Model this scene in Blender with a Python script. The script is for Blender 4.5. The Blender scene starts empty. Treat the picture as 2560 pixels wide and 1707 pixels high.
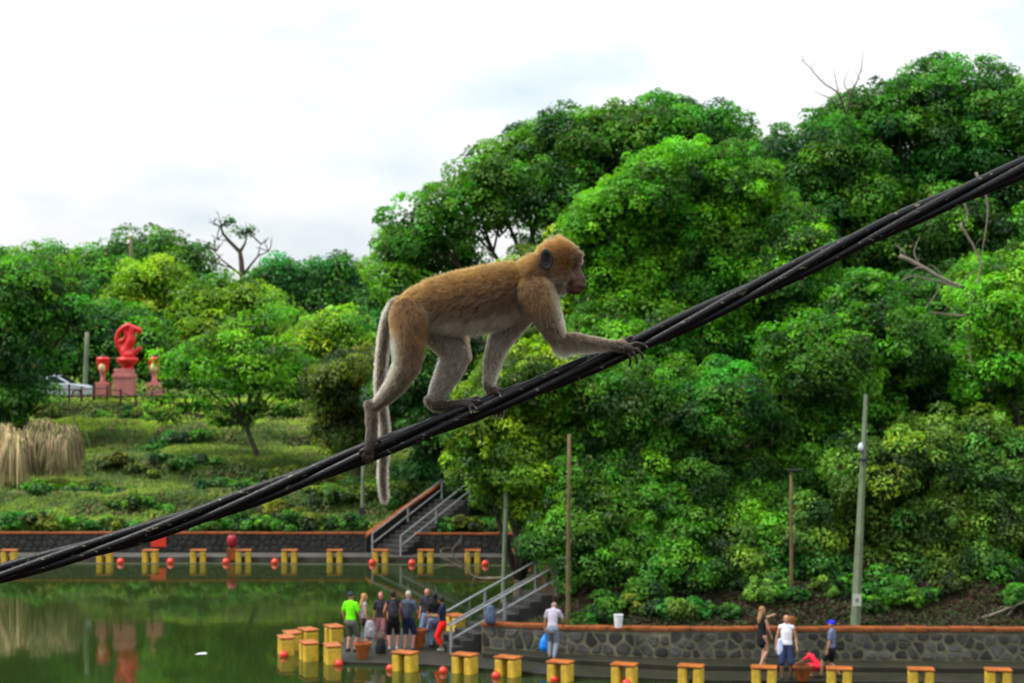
import bpy, bmesh, math, random
import numpy as np
from mathutils import Vector, Matrix

# ------------------------------------------------------------------ camera, sky, sun, exposure
F = 4400.0            # focal length in photo pixels (photo is 2560 wide)
HZ = 905.0            # horizon row of the photo
CAMH = 8.7            # camera height above the lake
MY = 3.9              # distance of the cable and the monkey
sc = bpy.context.scene
cam_data = bpy.data.cameras.new('camera')
cam = bpy.data.objects.new('camera', cam_data)
sc.collection.objects.link(cam)
cam.location = (0, 0, CAMH)
cam.rotation_euler = (math.radians(90), 0, 0)
cam_data.sensor_width = 36.0
cam_data.lens = 36.0 * F / 2560.0
cam_data.shift_y = (HZ - 853.5) / 2560.0
cam_data.clip_start = 0.1
cam_data.clip_end = 5000
cam_data.dof.use_dof = True
cam_data.dof.focus_distance = MY - 0.03
cam_data.dof.aperture_fstop = 11.0
sc.camera = cam

SUN_EL, SUN_AZ = math.radians(56), math.radians(-100)   # azimuth from +Y towards +X
SKY_H = 3.4                                   # overcast radiance at the horizon
world = bpy.data.worlds.new('World')
sc.world = world
world.use_nodes = True
nt = world.node_tree
nt.nodes.clear()
wo = nt.nodes.new('ShaderNodeOutputWorld')
bg = nt.nodes.new('ShaderNodeBackground')
bg.inputs['Strength'].default_value = 0.105
sky = nt.nodes.new('ShaderNodeTexSky')
sky.sky_type = 'NISHITA'
sky.sun_disc = False
sky.sun_elevation = SUN_EL
sky.sun_rotation = SUN_AZ
sky.air_density = 1.2
sky.dust_density = 2.0
tc = nt.nodes.new('ShaderNodeTexCoord')
mp = nt.nodes.new('ShaderNodeMapping')
mp.inputs['Scale'].default_value = (1.0, 1.0, 2.2)
mp.inputs['Location'].default_value = (0.35, 0.0, 0.13)
n1 = nt.nodes.new('ShaderNodeTexNoise')
n1.inputs['Scale'].default_value = 3.6
n1.inputs['Detail'].default_value = 7
n1.inputs['Roughness'].default_value = 0.5
cr = nt.nodes.new('ShaderNodeValToRGB')      # cloud brightness
cr.color_ramp.elements[0].position = 0.40
cr.color_ramp.elements[0].color = (0.64, 0.765, 0.87, 1)
cr.color_ramp.elements[1].position = 0.52
cr.color_ramp.elements[1].color = (0.99, 1.0, 1.01, 1)
mix = nt.nodes.new('ShaderNodeMix')
mix.data_type = 'RGBA'
mix.inputs['Factor'].default_value = 0.93
nt.links.new(tc.outputs['Generated'], mp.inputs['Vector'])
nt.links.new(mp.outputs['Vector'], n1.inputs['Vector'])
nt.links.new(n1.outputs['Fac'], cr.inputs['Fac'])
nt.links.new(sky.outputs['Color'], mix.inputs['A'])
# overcast sky: luminance rises from horizon to zenith (CIE overcast, (1 + 2 sin el) / 3)
sep = nt.nodes.new('ShaderNodeSeparateXYZ')
nt.links.new(tc.outputs['Generated'], sep.inputs['Vector'])
cl0 = nt.nodes.new('ShaderNodeClamp')
nt.links.new(sep.outputs['Z'], cl0.inputs['Value'])
ma = nt.nodes.new('ShaderNodeMath')
ma.operation = 'MULTIPLY_ADD'
ma.inputs[1].default_value = 2 * SKY_H
ma.inputs[2].default_value = SKY_H
nt.links.new(cl0.outputs['Result'], ma.inputs[0])
vm = nt.nodes.new('ShaderNodeVectorMath')
vm.operation = 'SCALE'
nt.links.new(cr.outputs['Color'], vm.inputs[0])
nt.links.new(ma.outputs['Value'], vm.inputs['Scale'])
nt.links.new(vm.outputs['Vector'], mix.inputs['B'])
nt.links.new(mix.outputs['Result'], bg.inputs['Color'])
nt.links.new(bg.outputs['Background'], wo.inputs['Surface'])

sun_d = bpy.data.lights.new('sun', 'SUN')
sun_d.energy = 1.5
sun_d.angle = math.radians(12)
sun_d.color = (1.0, 0.96, 0.88)
sun = bpy.data.objects.new('sun', sun_d)
sc.collection.objects.link(sun)
sdir = Vector((math.sin(SUN_AZ) * math.cos(SUN_EL), math.cos(SUN_AZ) * math.cos(SUN_EL), math.sin(SUN_EL)))
sun.rotation_euler = sdir.to_track_quat('Z', 'Y').to_euler()

sc.view_settings.view_transform = 'Standard'
sc.view_settings.look = 'None'
sc.view_settings.exposure = 1.3
sc.view_settings.gamma = 1.0
sc.view_settings.use_curve_mapping = False
sc.render.engine = 'CYCLES'
sc.cycles.use_denoising = True
sc.cycles.max_bounces = 8
sc.cycles.transparent_max_bounces = 8

# ------------------------------------------------------------------ helpers
COL = sc.collection
RNG = np.random.default_rng(7)
random.seed(7)


def at(px, py, Y):
    return Vector((Y * (px - 1280.0) / F, Y, CAMH - Y * (py - HZ) / F))


def on_z(px, py, z=0.0):
    Y = (CAMH - z) * F / (py - HZ)
    return Vector((Y * (px - 1280.0) / F, Y, z))


def xpx(px, Y):
    return Y * (px - 1280.0) / F


def link(o, parent=None):
    COL.objects.link(o)
    if parent is not None:
        o.parent = parent
    return o


def tag(o, label=None, cat=None, group=None, kind=None):
    if label: o['label'] = label
    if cat: o['category'] = cat
    if group: o['group'] = group
    if kind: o['kind'] = kind
    return o


def empty(name, loc, label=None, cat=None, group=None, rz=0.0):
    o = bpy.data.objects.new(name, None)
    o.location = loc
    o.rotation_euler = (0, 0, rz)
    o.empty_display_size = 0.2
    link(o)
    return tag(o, label, cat, group)


def np_mesh(name, verts, faces, smooth=False):
    """verts (N,3) array, faces (M,k) int array with constant k"""
    me = bpy.data.meshes.new(name)
    verts = np.asarray(verts, dtype=np.float32)
    faces = np.asarray(faces, dtype=np.int32)
    k = faces.shape[1]
    me.vertices.add(len(verts))
    me.vertices.foreach_set('co', verts.ravel())
    me.loops.add(faces.size)
    me.loops.foreach_set('vertex_index', faces.ravel())
    me.polygons.add(len(faces))
    me.polygons.foreach_set('loop_start', np.arange(0, faces.size, k, dtype=np.int32))
    me.polygons.foreach_set('loop_total', np.full(len(faces), k, dtype=np.int32))
    if smooth:
        me.polygons.foreach_set('use_smooth', np.ones(len(faces), dtype=bool))
    me.update(calc_edges=True)
    return me


def set_col(me, cols):
    a = me.attributes.new('Col', 'FLOAT_COLOR', 'POINT')
    c = np.ones((len(cols), 4), dtype=np.float32)
    c[:, :3] = cols
    a.data.foreach_set('color', c.ravel())


class MB:
    """collects boxes, tubes and prisms and links them as one mesh object"""
    def __init__(self):
        self.v = []
        self.f = []

    def add(self, vs, fs):
        n = len(self.v)
        self.v.extend([tuple(v) for v in vs])
        self.f.extend([tuple(i + n for i in f) for f in fs])
        return self

    def box(self, c, s, rz=0.0, M=None):
        x, y, z = s[0] / 2, s[1] / 2, s[2] / 2
        vs = [Vector((a * x, b * y, d * z)) for a in (-1, 1) for b in (-1, 1) for d in (-1, 1)]
        R = M if M is not None else Matrix.Rotation(rz, 3, 'Z')
        vs = [R @ v + Vector(c) for v in vs]
        return self.add(vs, [(0, 1, 3, 2), (4, 6, 7, 5), (0, 4, 5, 1), (2, 3, 7, 6), (0, 2, 6, 4), (1, 5, 7, 3)])

    def tube(self, pts, rad, n=8, caps=True, flat=(1.0, 1.0)):
        pts = [Vector(p) for p in pts]
        if not hasattr(rad, '__len__'):
            rad = [rad] * len(pts)
        rings = []
        ref = None
        for i, p in enumerate(pts):
            a = pts[max(i - 1, 0)]
            b = pts[min(i + 1, len(pts) - 1)]
            d = (b - a).normalized()
            if ref is None:
                ref = Vector((0, 0, 1)) if abs(d.z) < 0.9 else Vector((0, 1, 0))
                u = d.cross(ref).normalized()
            else:
                u = (u - d * u.dot(d)).normalized()
            w = d.cross(u)
            rings.append([p + (u * math.cos(t) * flat[0] + w * math.sin(t) * flat[1]) * rad[i]
                          for t in [2 * math.pi * k / n for k in range(n)]])
        vs = [v for r in rings for v in r]
        fs = []
        for i in range(len(pts) - 1):
            for k in range(n):
                k2 = (k + 1) % n
                fs.append((i * n + k, i * n + k2, (i + 1) * n + k2, (i + 1) * n + k))
        if caps:
            fs.append(tuple(reversed(range(n))))
            fs.append(tuple(range((len(pts) - 1) * n, len(pts) * n)))
        return self.add(vs, fs)

    def lathe(self, prof, n=16, c=(0, 0, 0)):
        """prof list of (r, z) bottom to top"""
        c = Vector(c)
        vs, fs = [], []
        for r, z in prof:
            for k in range(n):
                t = 2 * math.pi * k / n
                vs.append(c + Vector((r * math.cos(t), r * math.sin(t), z)))
        for i in range(len(prof) - 1):
            for k in range(n):
                k2 = (k + 1) % n
                fs.append((i * n + k, i * n + k2, (i + 1) * n + k2, (i + 1) * n + k))
        fs.append(tuple(reversed(range(n))))
        fs.append(tuple(range((len(prof) - 1) * n, len(prof) * n)))
        return self.add(vs, fs)

    def build(self, name, mat, parent=None, smooth=False, bevel=0.0, loc=None):
        me = bpy.data.meshes.new(name)
        me.from_pydata(self.v, [], self.f)
        me.update()
        if smooth:
            me.polygons.foreach_set('use_smooth', np.ones(len(me.polygons), dtype=bool))
        me.materials.append(mat)
        o = bpy.data.objects.new(name, me)
        if loc is not None:
            o.location = loc
        link(o, parent)
        if bevel:
            b = o.modifiers.new('bevel', 'BEVEL')
            b.width = bevel
            b.segments = 2
            b.limit_method = 'ANGLE'
        return o


def obj_from(name, me, mat, parent=None, loc=None):
    if mat is not None:
        me.materials.append(mat)
    o = bpy.data.objects.new(name, me)
    if loc is not None:
        o.location = loc
    return link(o, parent)


def mat_simple(name, col, rough=0.7, var=0.25, scale=8.0, col2=None, bump=0.0, bscale=None, spec=0.4, detail=6.0, obj=True):
    m = bpy.data.materials.new(name)
    m.use_nodes = True
    t = m.node_tree
    p = t.nodes['Principled BSDF']
    p.inputs['Roughness'].default_value = rough
    p.inputs['Specular IOR Level'].default_value = spec
    tcn = t.nodes.new('ShaderNodeTexCoord')
    no = t.nodes.new('ShaderNodeTexNoise')
    no.inputs['Scale'].default_value = scale
    no.inputs['Detail'].default_value = detail
    no.inputs['Roughness'].default_value = 0.65
    r = t.nodes.new('ShaderNodeValToRGB')
    c = Vector(col)
    lo = Vector(col2) if col2 is not None else c * (1 - var)
    hi = c if col2 is not None else c * (1 + var)
    r.color_ramp.elements[0].position = 0.33
    r.color_ramp.elements[0].color = (*lo, 1)
    r.color_ramp.elements[1].position = 0.67
    r.color_ramp.elements[1].color = (*hi, 1)
    t.links.new(tcn.outputs['Object'], no.inputs['Vector'])
    t.links.new(no.outputs['Fac'], r.inputs['Fac'])
    t.links.new(r.outputs['Color'], p.inputs['Base Color'])
    if bump:
        n2 = t.nodes.new('ShaderNodeTexNoise')
        n2.inputs['Scale'].default_value = bscale or scale * 3
        n2.inputs['Detail'].default_value = 5
        b = t.nodes.new('ShaderNodeBump')
        b.inputs['Strength'].default_value = bump
        b.inputs['Distance'].default_value = 0.02
        t.links.new(tcn.outputs['Object'], n2.inputs['Vector'])
        t.links.new(n2.outputs['Fac'], b.inputs['Height'])
        t.links.new(b.outputs['Normal'], p.inputs['Normal'])
    return m


def mat_leaf(name, trans=0.35, rough=0.55):
    m = bpy.data.materials.new(name)
    m.use_nodes = True
    t = m.node_tree
    t.nodes.remove(t.nodes['Principled BSDF'])
    out = t.nodes['Material Output']
    at_ = t.nodes.new('ShaderNodeAttribute')
    at_.attribute_name = 'Col'
    p = t.nodes.new('ShaderNodeBsdfPrincipled')
    p.inputs['Roughness'].default_value = rough
    p.inputs['Specular IOR Level'].default_value = 0.35
    tr = t.nodes.new('ShaderNodeBsdfTranslucent')
    mx = t.nodes.new('ShaderNodeMixShader')
    mx.inputs['Fac'].default_value = trans
    hs = t.nodes.new('ShaderNodeHueSaturation')
    hs.inputs['Value'].default_value = 1.5
    hs.inputs['Saturation'].default_value = 1.1
    t.links.new(at_.outputs['Color'], p.inputs['Base Color'])
    t.links.new(at_.outputs['Color'], hs.inputs['Color'])
    t.links.new(hs.outputs['Color'], tr.inputs['Color'])
    t.links.new(p.outputs[0], mx.inputs[1])
    t.links.new(tr.outputs[0], mx.inputs[2])
    t.links.new(mx.outputs[0], out.inputs['Surface'])
    return m


def mat_attr(name, rough=0.8, spec=0.3, bump=0.0, bscale=200.0):
    m = bpy.data.materials.new(name)
    m.use_nodes = True
    t = m.node_tree
    p = t.nodes['Principled BSDF']
    p.inputs['Roughness'].default_value = rough
    p.inputs['Specular IOR Level'].default_value = spec
    a = t.nodes.new('ShaderNodeAttribute')
    a.attribute_name = 'Col'
    t.links.new(a.outputs['Color'], p.inputs['Base Color'])
    if bump:
        tcn = t.nodes.new('ShaderNodeTexCoord')
        n2 = t.nodes.new('ShaderNodeTexNoise')
        n2.inputs['Scale'].default_value = bscale
        b = t.nodes.new('ShaderNodeBump')
        b.inputs['Strength'].default_value = bump
        b.inputs['Distance'].default_value = 0.002
        t.links.new(tcn.outputs['Object'], n2.inputs['Vector'])
        t.links.new(n2.outputs['Fac'], b.inputs['Height'])
        t.links.new(b.outputs['Normal'], p.inputs['Normal'])
    return m


def vnoise(x, y, s=1.0, seed=0):
    """smooth value noise on arrays"""
    x = np.asarray(x, float) * s
    y = np.asarray(y, float) * s
    xi, yi = np.floor(x).astype(int), np.floor(y).astype(int)
    fx, fy = x - xi, y - yi
    fx, fy = fx * fx * (3 - 2 * fx), fy * fy * (3 - 2 * fy)

    def h(a, b):
        n = (a * 374761393 + b * 668265263 + seed * 974711) & 0x7fffffff
        n = ((n ^ (n >> 13)) * 1274126177) & 0x7fffffff
        return ((n ^ (n >> 16)) & 0xffff) / 65535.0
    return ((h(xi, yi) * (1 - fx) + h(xi + 1, yi) * fx) * (1 - fy)
            + (h(xi, yi + 1) * (1 - fx) + h(xi + 1, yi + 1) * fx) * fy)


def sstep(a, b, x):
    t = np.clip((np.asarray(x, float) - a) / (b - a), 0, 1)
    return t * t * (3 - 2 * t)


# ------------------------------------------------------------------ materials
M = {}
M['orange'] = mat_simple('orange_paint', (0.30, 0.075, 0.008), 0.7, scale=3, col2=(0.10, 0.026, 0.006), bump=0.2)
M['cap'] = mat_simple('orange_cap_paint', (0.46, 0.125, 0.012), 0.6, scale=5, col2=(0.20, 0.05, 0.008), bump=0.2)
M['yellow'] = mat_simple('yellow_paint', (0.72, 0.50, 0.045), 0.6, scale=4, col2=(0.42, 0.25, 0.02), bump=0.15)
M['stone'] = mat_simple('basalt_stone', (0.036, 0.037, 0.032), 0.85, var=0.45, scale=2.5, bump=0.5, bscale=18)
_t = M['stone'].node_tree                      # every stone has its own tone
_oi = _t.nodes.new('ShaderNodeObjectInfo')
_mr = _t.nodes.new('ShaderNodeMapRange')
_mr.inputs['To Min'].default_value = 0.5
_mr.inputs['To Max'].default_value = 2.3
_hs = _t.nodes.new('ShaderNodeHueSaturation')
_p = _t.nodes['Principled BSDF']
_src = _p.inputs['Base Color'].links[0].from_socket
_t.links.new(_oi.outputs['Random'], _mr.inputs['Value'])
_t.links.new(_mr.outputs['Result'], _hs.inputs['Value'])
_t.links.new(_src, _hs.inputs['Color'])
_t.links.new(_hs.outputs['Color'], _p.inputs['Base Color'])
M['mortar'] = mat_simple('wall_mortar', (0.185, 0.17, 0.105), 0.9, scale=2, col2=(0.07, 0.068, 0.04), bump=0.4, bscale=25)
M['farstone'] = mat_simple('dark_wall_stone', (0.05, 0.047, 0.04), 0.9, scale=1.5, col2=(0.016, 0.016, 0.015), bump=0.5, bscale=8)
M['farmortar'] = mat_simple('dark_wall_mortar', (0.035, 0.033, 0.028), 0.9, scale=3, col2=(0.016, 0.016, 0.014))
M['ledge'] = mat_simple('wet_concrete', (0.024, 0.022, 0.010), 0.5, scale=1.1, col2=(0.008, 0.009, 0.004), bump=0.3, bscale=12)
M['concrete'] = mat_simple('grey_concrete', (0.075, 0.068, 0.055), 0.8, scale=1.2, col2=(0.032, 0.03, 0.024), bump=0.2)
M['step'] = mat_simple('dark_step_concrete', (0.035, 0.035, 0.03), 0.85, scale=2, col2=(0.014, 0.015, 0.012), bump=0.2)
M['rail'] = mat_simple('galvanised_rail', (0.24, 0.25, 0.25), 0.55, var=0.2, scale=10)
M['pole_conc'] = mat_simple('pale_green_concrete_pole', (0.17, 0.21, 0.125), 0.8, scale=3, col2=(0.10, 0.135, 0.075), bump=0.15)
M['pole_wood'] = mat_simple('weathered_wood_pole', (0.15, 0.115, 0.045), 0.85, scale=6, col2=(0.08, 0.062, 0.024), bump=0.3)
M['plate'] = mat_simple('plate_white', (0.42, 0.46, 0.4), 0.6, var=0.1)
M['dark'] = mat_simple('dark_fitting', (0.02, 0.02, 0.02), 0.6)
M['ceramic'] = mat_simple('insulator', (0.55, 0.57, 0.58), 0.3, var=0.05)
M['buoy'] = mat_simple('red_plastic', (0.62, 0.035, 0.015), 0.35, var=0.2, scale=6, spec=0.5)
M['bark'] = mat_simple('grey_brown_bark', (0.09, 0.07, 0.05), 0.95, scale=4, col2=(0.03, 0.025, 0.018), bump=0.6, bscale=14)
M['deadwood'] = mat_simple('bleached_wood', (0.22, 0.19, 0.14), 0.9, scale=6, col2=(0.16, 0.14, 0.1), bump=0.4)
M['terracotta'] = mat_simple('terracotta', (0.34, 0.085, 0.01), 0.7, scale=6, col2=(0.18, 0.045, 0.008), bump=0.15)
M['cable'] = None
M['leaf'] = mat_leaf('foliage_leaf')
M['grass'] = mat_leaf('grass_blade', 0.3, 0.7)
M['red'] = mat_simple('red_gloss_paint', (0.62, 0.010, 0.012), 0.4, var=0.12, scale=3, spec=0.5)
M['pink'] = mat_simple('pink_painted_plinth', (0.55, 0.19, 0.17), 0.7, var=0.15, scale=2)
M['cream'] = mat_simple('cream_lamp', (0.70, 0.56, 0.30), 0.5, var=0.1)
M['maroon'] = mat_simple('maroon_fence', (0.06, 0.018, 0.02), 0.5, var=0.2)
M['silver'] = mat_simple('silver_car_paint', (0.46, 0.50, 0.56), 0.25, var=0.03, spec=0.6)
M['glass'] = mat_simple('dark_glass', (0.012, 0.016, 0.02), 0.12, var=0.1, spec=0.35)
M['rubber'] = mat_simple('tyre', (0.012, 0.012, 0.012), 0.85)
M['white'] = mat_simple('white_plastic', (0.72, 0.72, 0.72), 0.45, var=0.06)

# ------------------------------------------------------------------ terrain and water
WALL = [(-0.9, 52.2, 0.90), (1.6, 51.2, 0.93), (4.5, 50.3, 1.03), (24.0, 49.3, 1.16)]   # x, y, top
FAR_O, FAR_U, FAR_V, FAR_W = Vector((-6.26, 78.5, 0.2)), Vector((0.6, 0.8, 0)), Vector((0.8, -0.6, 0)), 1.76
NEAR_O, NEAR_U, NEAR_V, NEAR_W = Vector((-2.43, 53.4, 0.1)), Vector((0.902, 0.431, 0)), Vector((0.431, -0.902, 0)), 1.5


def terrain_z(x, y):
    x = np.asarray(x, float)
    y = np.asarray(y, float)
    wy = np.interp(x, [w[0] for w in WALL], [w[1] for w in WALL])
    xb = np.interp(y, [52, 53.5, 55, 58, 77], [-0.9, -0.2, 0.5, 0.9, 1.0])
    nz = vnoise(x, y, 0.35, 1) - 0.5
    nf = vnoise(x, y, 1.1, 2) - 0.5
    d = np.minimum(y - wy - 0.22, x - xb)
    dd = np.clip(d - 0.3, 0, None)
    zr = -1.6 + 2.35 * sstep(0.0, 0.3, d) + 0.50 * np.minimum(dd, 5) + 0.30 * np.clip(dd - 5, 0, 18) + \
        sstep(0.5, 2, dd) * (nz * 0.7 + nf * 0.3)
    zr = np.where(d > 0, zr, -1.6)
    d2 = y - 79.15
    t2 = np.clip(d2 - 0.2, 0, 25)
    # terraces: a steep riser every six metres on a gentle slope
    ph = (t2 + 5.0 * (vnoise(x, y * 0.4, 0.13, 5) - 0.5) + 1.2 * (vnoise(x, y, 0.5, 6) - 0.5)) / 6.0
    fr = ph - np.floor(ph)
    ter = (np.floor(ph) + 0.32 * fr + 0.68 * sstep(0.74, 1.0, fr)) * 6.0
    zl = -1.6 + 2.6 * sstep(0, 0.22, d2) + 0.222 * np.clip(ter, 0, 25) * sstep(0, 0.6, d2) + 0.03 * np.clip(d2 - 45, 0, 200)
    zl = zl + sstep(0.5, 3, d2) * (nz * 0.45 + nf * 0.22) * (1 - 0.8 * sstep(23, 25, d2))
    zl = np.where(d2 > 0, zl, -1.6)
    zn = np.where(y < 26, -1.6 + 8.6 * sstep(26, 4, y), -1.6)
    d3 = np.clip(-x - 58, 0, 60)
    zw = -1.6 + 0.25 * d3
    z = np.maximum(np.maximum(zr, zl), np.maximum(zn, zw))
    for O, U, V, W, k in ((FAR_O, FAR_U, FAR_V, FAR_W, 0.44), (NEAR_O, NEAR_U, NEAR_V, NEAR_W, 0.46)):
        t = (x - O.x) * U.x + (y - O.y) * U.y
        s = (x - O.x) * V.x + (y - O.y) * V.y
        ins = (t > -0.9) & (t < 5.2) & (s > -0.5) & (s < W + 0.5)
        z = np.where(ins, np.minimum(z, O.z + k * np.clip(t, 0, 5) - 0.45), z)
    return z


def tz(x, y):
    return float(terrain_z(np.array([x]), np.array([y]))[0])


def axis_lines(lo, hi, step, far_lo, far_hi, g=1.28):
    a = list(np.arange(lo, hi + 1e-6, step))
    s = step
    v = hi
    while v < far_hi:
        s *= g
        v += s
        a.append(v)
    s = step
    v = lo
    while v > far_lo:
        s *= g
        v -= s
        a.insert(0, v)
    return np.array(a)


gx = axis_lines(-34, 22, 0.36, -1500, 1500)
gy = np.concatenate([np.arange(-40, 46, 3.0), axis_lines(46, 108, 0.36, 46.1, 3000)])
X, Yg = np.meshgrid(gx, gy)
Z = terrain_z(X, Yg)
tv = np.stack([X.ravel(), Yg.ravel(), Z.ravel()], 1)
nx, ny = len(gx), len(gy)
ii, jj = np.meshgrid(np.arange(nx - 1), np.arange(ny - 1))
a = (jj * nx + ii).ravel()
me = np_mesh('ground', tv, np.stack([a, a + 1, a + 1 + nx, a + nx], 1), smooth=True)
left = (sstep(78.9, 79.6, tv[:, 1]) * (1 - sstep(0.0, 1.5, tv[:, 0])))[:, None]
nn = vnoise(tv[:, 0], tv[:, 1], 0.6, 3)[:, None]
n3 = vnoise(tv[:, 0], tv[:, 1], 2.3, 4)[:, None]
grass_c = np.array([0.085, 0.16, 0.012]) * (0.65 + 0.6 * nn) * (1 - 0.35 * n3) + np.array([0.03, 0.015, 0.0]) * n3
soil_c = np.array([0.030, 0.017, 0.009]) * (0.55 + 0.9 * nn)
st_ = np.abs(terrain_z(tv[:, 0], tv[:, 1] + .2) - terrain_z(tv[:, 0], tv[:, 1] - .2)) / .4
bare = sstep(.45, .9, st_)[:, None]  # steep risers: dark soil, with the shade of scrub painted into the colour
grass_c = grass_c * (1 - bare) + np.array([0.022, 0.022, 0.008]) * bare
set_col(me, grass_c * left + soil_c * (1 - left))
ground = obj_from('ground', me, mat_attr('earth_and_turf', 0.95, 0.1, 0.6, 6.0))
tag(ground, 'grassy and earthy lake banks', None, kind='structure')


def mat_water():
    m = bpy.data.materials.new('still_lake_water')
    m.use_nodes = True
    t = m.node_tree
    p = t.nodes['Principled BSDF']
    p.inputs['Base Color'].default_value = (0.016, 0.030, 0.006, 1)
    p.inputs['Roughness'].default_value = 0.045
    p.inputs['IOR'].default_value = 1.33
    p.inputs['Specular IOR Level'].default_value = 0.5
    tcn = t.nodes.new('ShaderNodeTexCoord')
    mp_ = t.nodes.new('ShaderNodeMapping')
    mp_.inputs['Scale'].default_value = (0.9, 0.45, 1)
    no = t.nodes.new('ShaderNodeTexNoise')
    no.inputs['Scale'].default_value = 1.3
    no.inputs['Detail'].default_value = 4
    b = t.nodes.new('ShaderNodeBump')
    b.inputs['Strength'].default_value = 0.05
    b.inputs['Distance'].default_value = 0.05
    t.links.new(tcn.outputs['Object'], mp_.inputs['Vector'])
    t.links.new(mp_.outputs['Vector'], no.inputs['Vector'])
    t.links.new(no.outputs['Fac'], b.inputs['Height'])
    t.links.new(b.outputs['Normal'], p.inputs['Normal'])
    return m


w = MB()
w.add([(-300, 15, 0), (60, 15, 0), (60, 85, 0), (-300, 85, 0)], [(0, 1, 2, 3)])
tag(w.build('water', mat_water()), 'dark green still lake water', None, kind='structure')


def slab(name, poly, z0, z1, mat, parent=None):
    n = len(poly)
    vs = [(x, y, z0) for x, y in poly] + [(x, y, z1) for x, y in poly]
    fs = [tuple(range(n, 2 * n)), tuple(reversed(range(n)))]
    fs += [(i, (i + 1) % n, n + (i + 1) % n, n + i) for i in range(n)]
    return MB().add(vs, fs).build(name, mat, parent, bevel=0.02)


tag(slab('quay_platform', [(-4.9, 50.75), (-2.4, 50.25), (-0.6, 49.55), (1.5, 48.45), (5.5, 47.75), (24, 46.75), (24, 48.9),
                           (4.6, 50.0), (1.6, 50.95), (-0.75, 51.95), (-1.2, 53.2), (-1.7, 56.2), (-4.4, 57.4), (-5.5, 54.3)],
         -1.2, 0.1, M['ledge']), 'wet algae-stained lower quay platform', None, kind='structure')
tag(slab('upper_ledge', [(-0.85, 51.3), (1.6, 50.2), (4.6, 49.2), (24, 48.1), (24, 49.25), (4.5, 50.25), (1.6, 51.15), (-0.85, 52.1)],
         0.095, 0.25, M['ledge']), 'narrow concrete ledge at the foot of the stone wall', None, kind='structure')
tag(slab('far_promenade', [(-60, 77.35), (1.6, 76.9), (1.6, 78.6), (-60, 79.1)], -1.2, 0.2, M['concrete']),
    'grey concrete walkway along the far bank', None, kind='structure')


# ------------------------------------------------------------------ stone walls
def clip(poly, n, c):
    out = []
    for i in range(len(poly)):
        p, q = poly[i], poly[(i + 1) % len(poly)]
        dp, dq = p[0] * n[0] + p[1] * n[1] - c, q[0] * n[0] + q[1] * n[1] - c
        if dp <= 0:
            out.append(p)
        if (dp < 0) != (dq < 0):
            t = dp / (dp - dq)
            out.append((p[0] + (q[0] - p[0]) * t, p[1] + (q[1] - p[1]) * t))
    return out


def voronoi(L, Hh, cell, rng, jit=0.42):
    nxx, nzz = max(1, int(round(L / cell))), max(1, int(round(Hh / (cell * 0.8))))
    seeds = []
    for i in range(nxx):
        for j in range(nzz):
            seeds.append(((i + 0.5 + (0.25 if j % 2 else -0.25) + rng.uniform(-jit, jit)) * L / nxx,
                          (j + 0.5 + rng.uniform(-jit, jit) * 0.9) * Hh / nzz))
    cells = []
    for i, s in enumerate(seeds):
        poly = [(0, 0), (L, 0), (L, Hh), (0, Hh)]
        for j, q in enumerate(seeds):
            if i == j or abs(q[0] - s[0]) > 3.5 * cell:
                continue
            n = (q[0] - s[0], q[1] - s[1])
            c = (q[0] ** 2 - s[0] ** 2 + q[1] ** 2 - s[1] ** 2) / 2
            poly = clip(poly, n, c)
            if len(poly) < 3:
                break
        if len(poly) >= 3:
            cells.append(poly)
    return cells


def stone_shape(poly, joint, h, rng):
    """shrunken, rounded polygon with a proud face, in (s, z) plane with depth axis"""
    cx = sum(p[0] for p in poly) / len(poly)
    cz = sum(p[1] for p in poly) / len(poly)
    pts = []
    for i in range(len(poly)):
        p, q = poly[i], poly[(i + 1) % len(poly)]
        for t in (0.2, 0.8):
            pts.append((p[0] + (q[0] - p[0]) * t, p[1] + (q[1] - p[1]) * t))
    out = []
    for p in pts:
        dx, dz = p[0] - cx, p[1] - cz
        r = math.hypot(dx, dz)
        k = max(0.25, (r - joint) / max(r, 1e-4)) * rng.uniform(0.9, 1.02)
        out.append((cx + dx * k, cz + dz * k))
    n = len(out)
    vs = [(p[0], -0.03, p[1]) for p in out]
    vs += [(cx + (p[0] - cx) * 0.94, h * 0.7, cz + (p[1] - cz) * 0.94) for p in out]
    vs += [(cx + (p[0] - cx) * 0.72, h * rng.uniform(0.9, 1.15), cz + (p[1] - cz) * 0.72) for p in out]
    fs = []
    for k in range(2):
        for i in range(n):
            j = (i + 1) % n
            fs.append((k * n + i, (k + 1) * n + i, (k + 1) * n + j, k * n + j))
    fs.append(tuple(reversed(range(2 * n, 3 * n))))
    return vs, fs


def seg_frame(p, q):
    d = Vector((q[0] - p[0], q[1] - p[1], 0))
    L = d.length
    d.normalize()
    return d, L, Vector((d.y, -d.x, 0))     # outward normal towards the camera


def wall_body(path, z0, th, name, mat, parent, inset=0.0):
    mb = MB()
    for (p, q) in zip(path[:-1], path[1:]):
        d, L, n = seg_frame(p, q)
        a0, b0 = Vector((p[0], p[1], 0)) - n * inset, Vector((q[0], q[1], 0)) - n * inset
        a1, b1 = a0 - n * th, b0 - n * th
        vs = [(*a0.xy, z0), (*b0.xy, z0), (*b1.xy, z0), (*a1.xy, z0), (*a0.xy, p[2]), (*b0.xy, q[2]), (*b1.xy, q[2]), (*a1.xy, p[2])]
        mb.add(vs, [(0, 3, 2, 1), (4, 5, 6, 7), (0, 1, 5, 4), (1, 2, 6, 5), (2, 3, 7, 6), (3, 0, 4, 7)])
    return mb.build(name, mat, parent)


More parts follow.
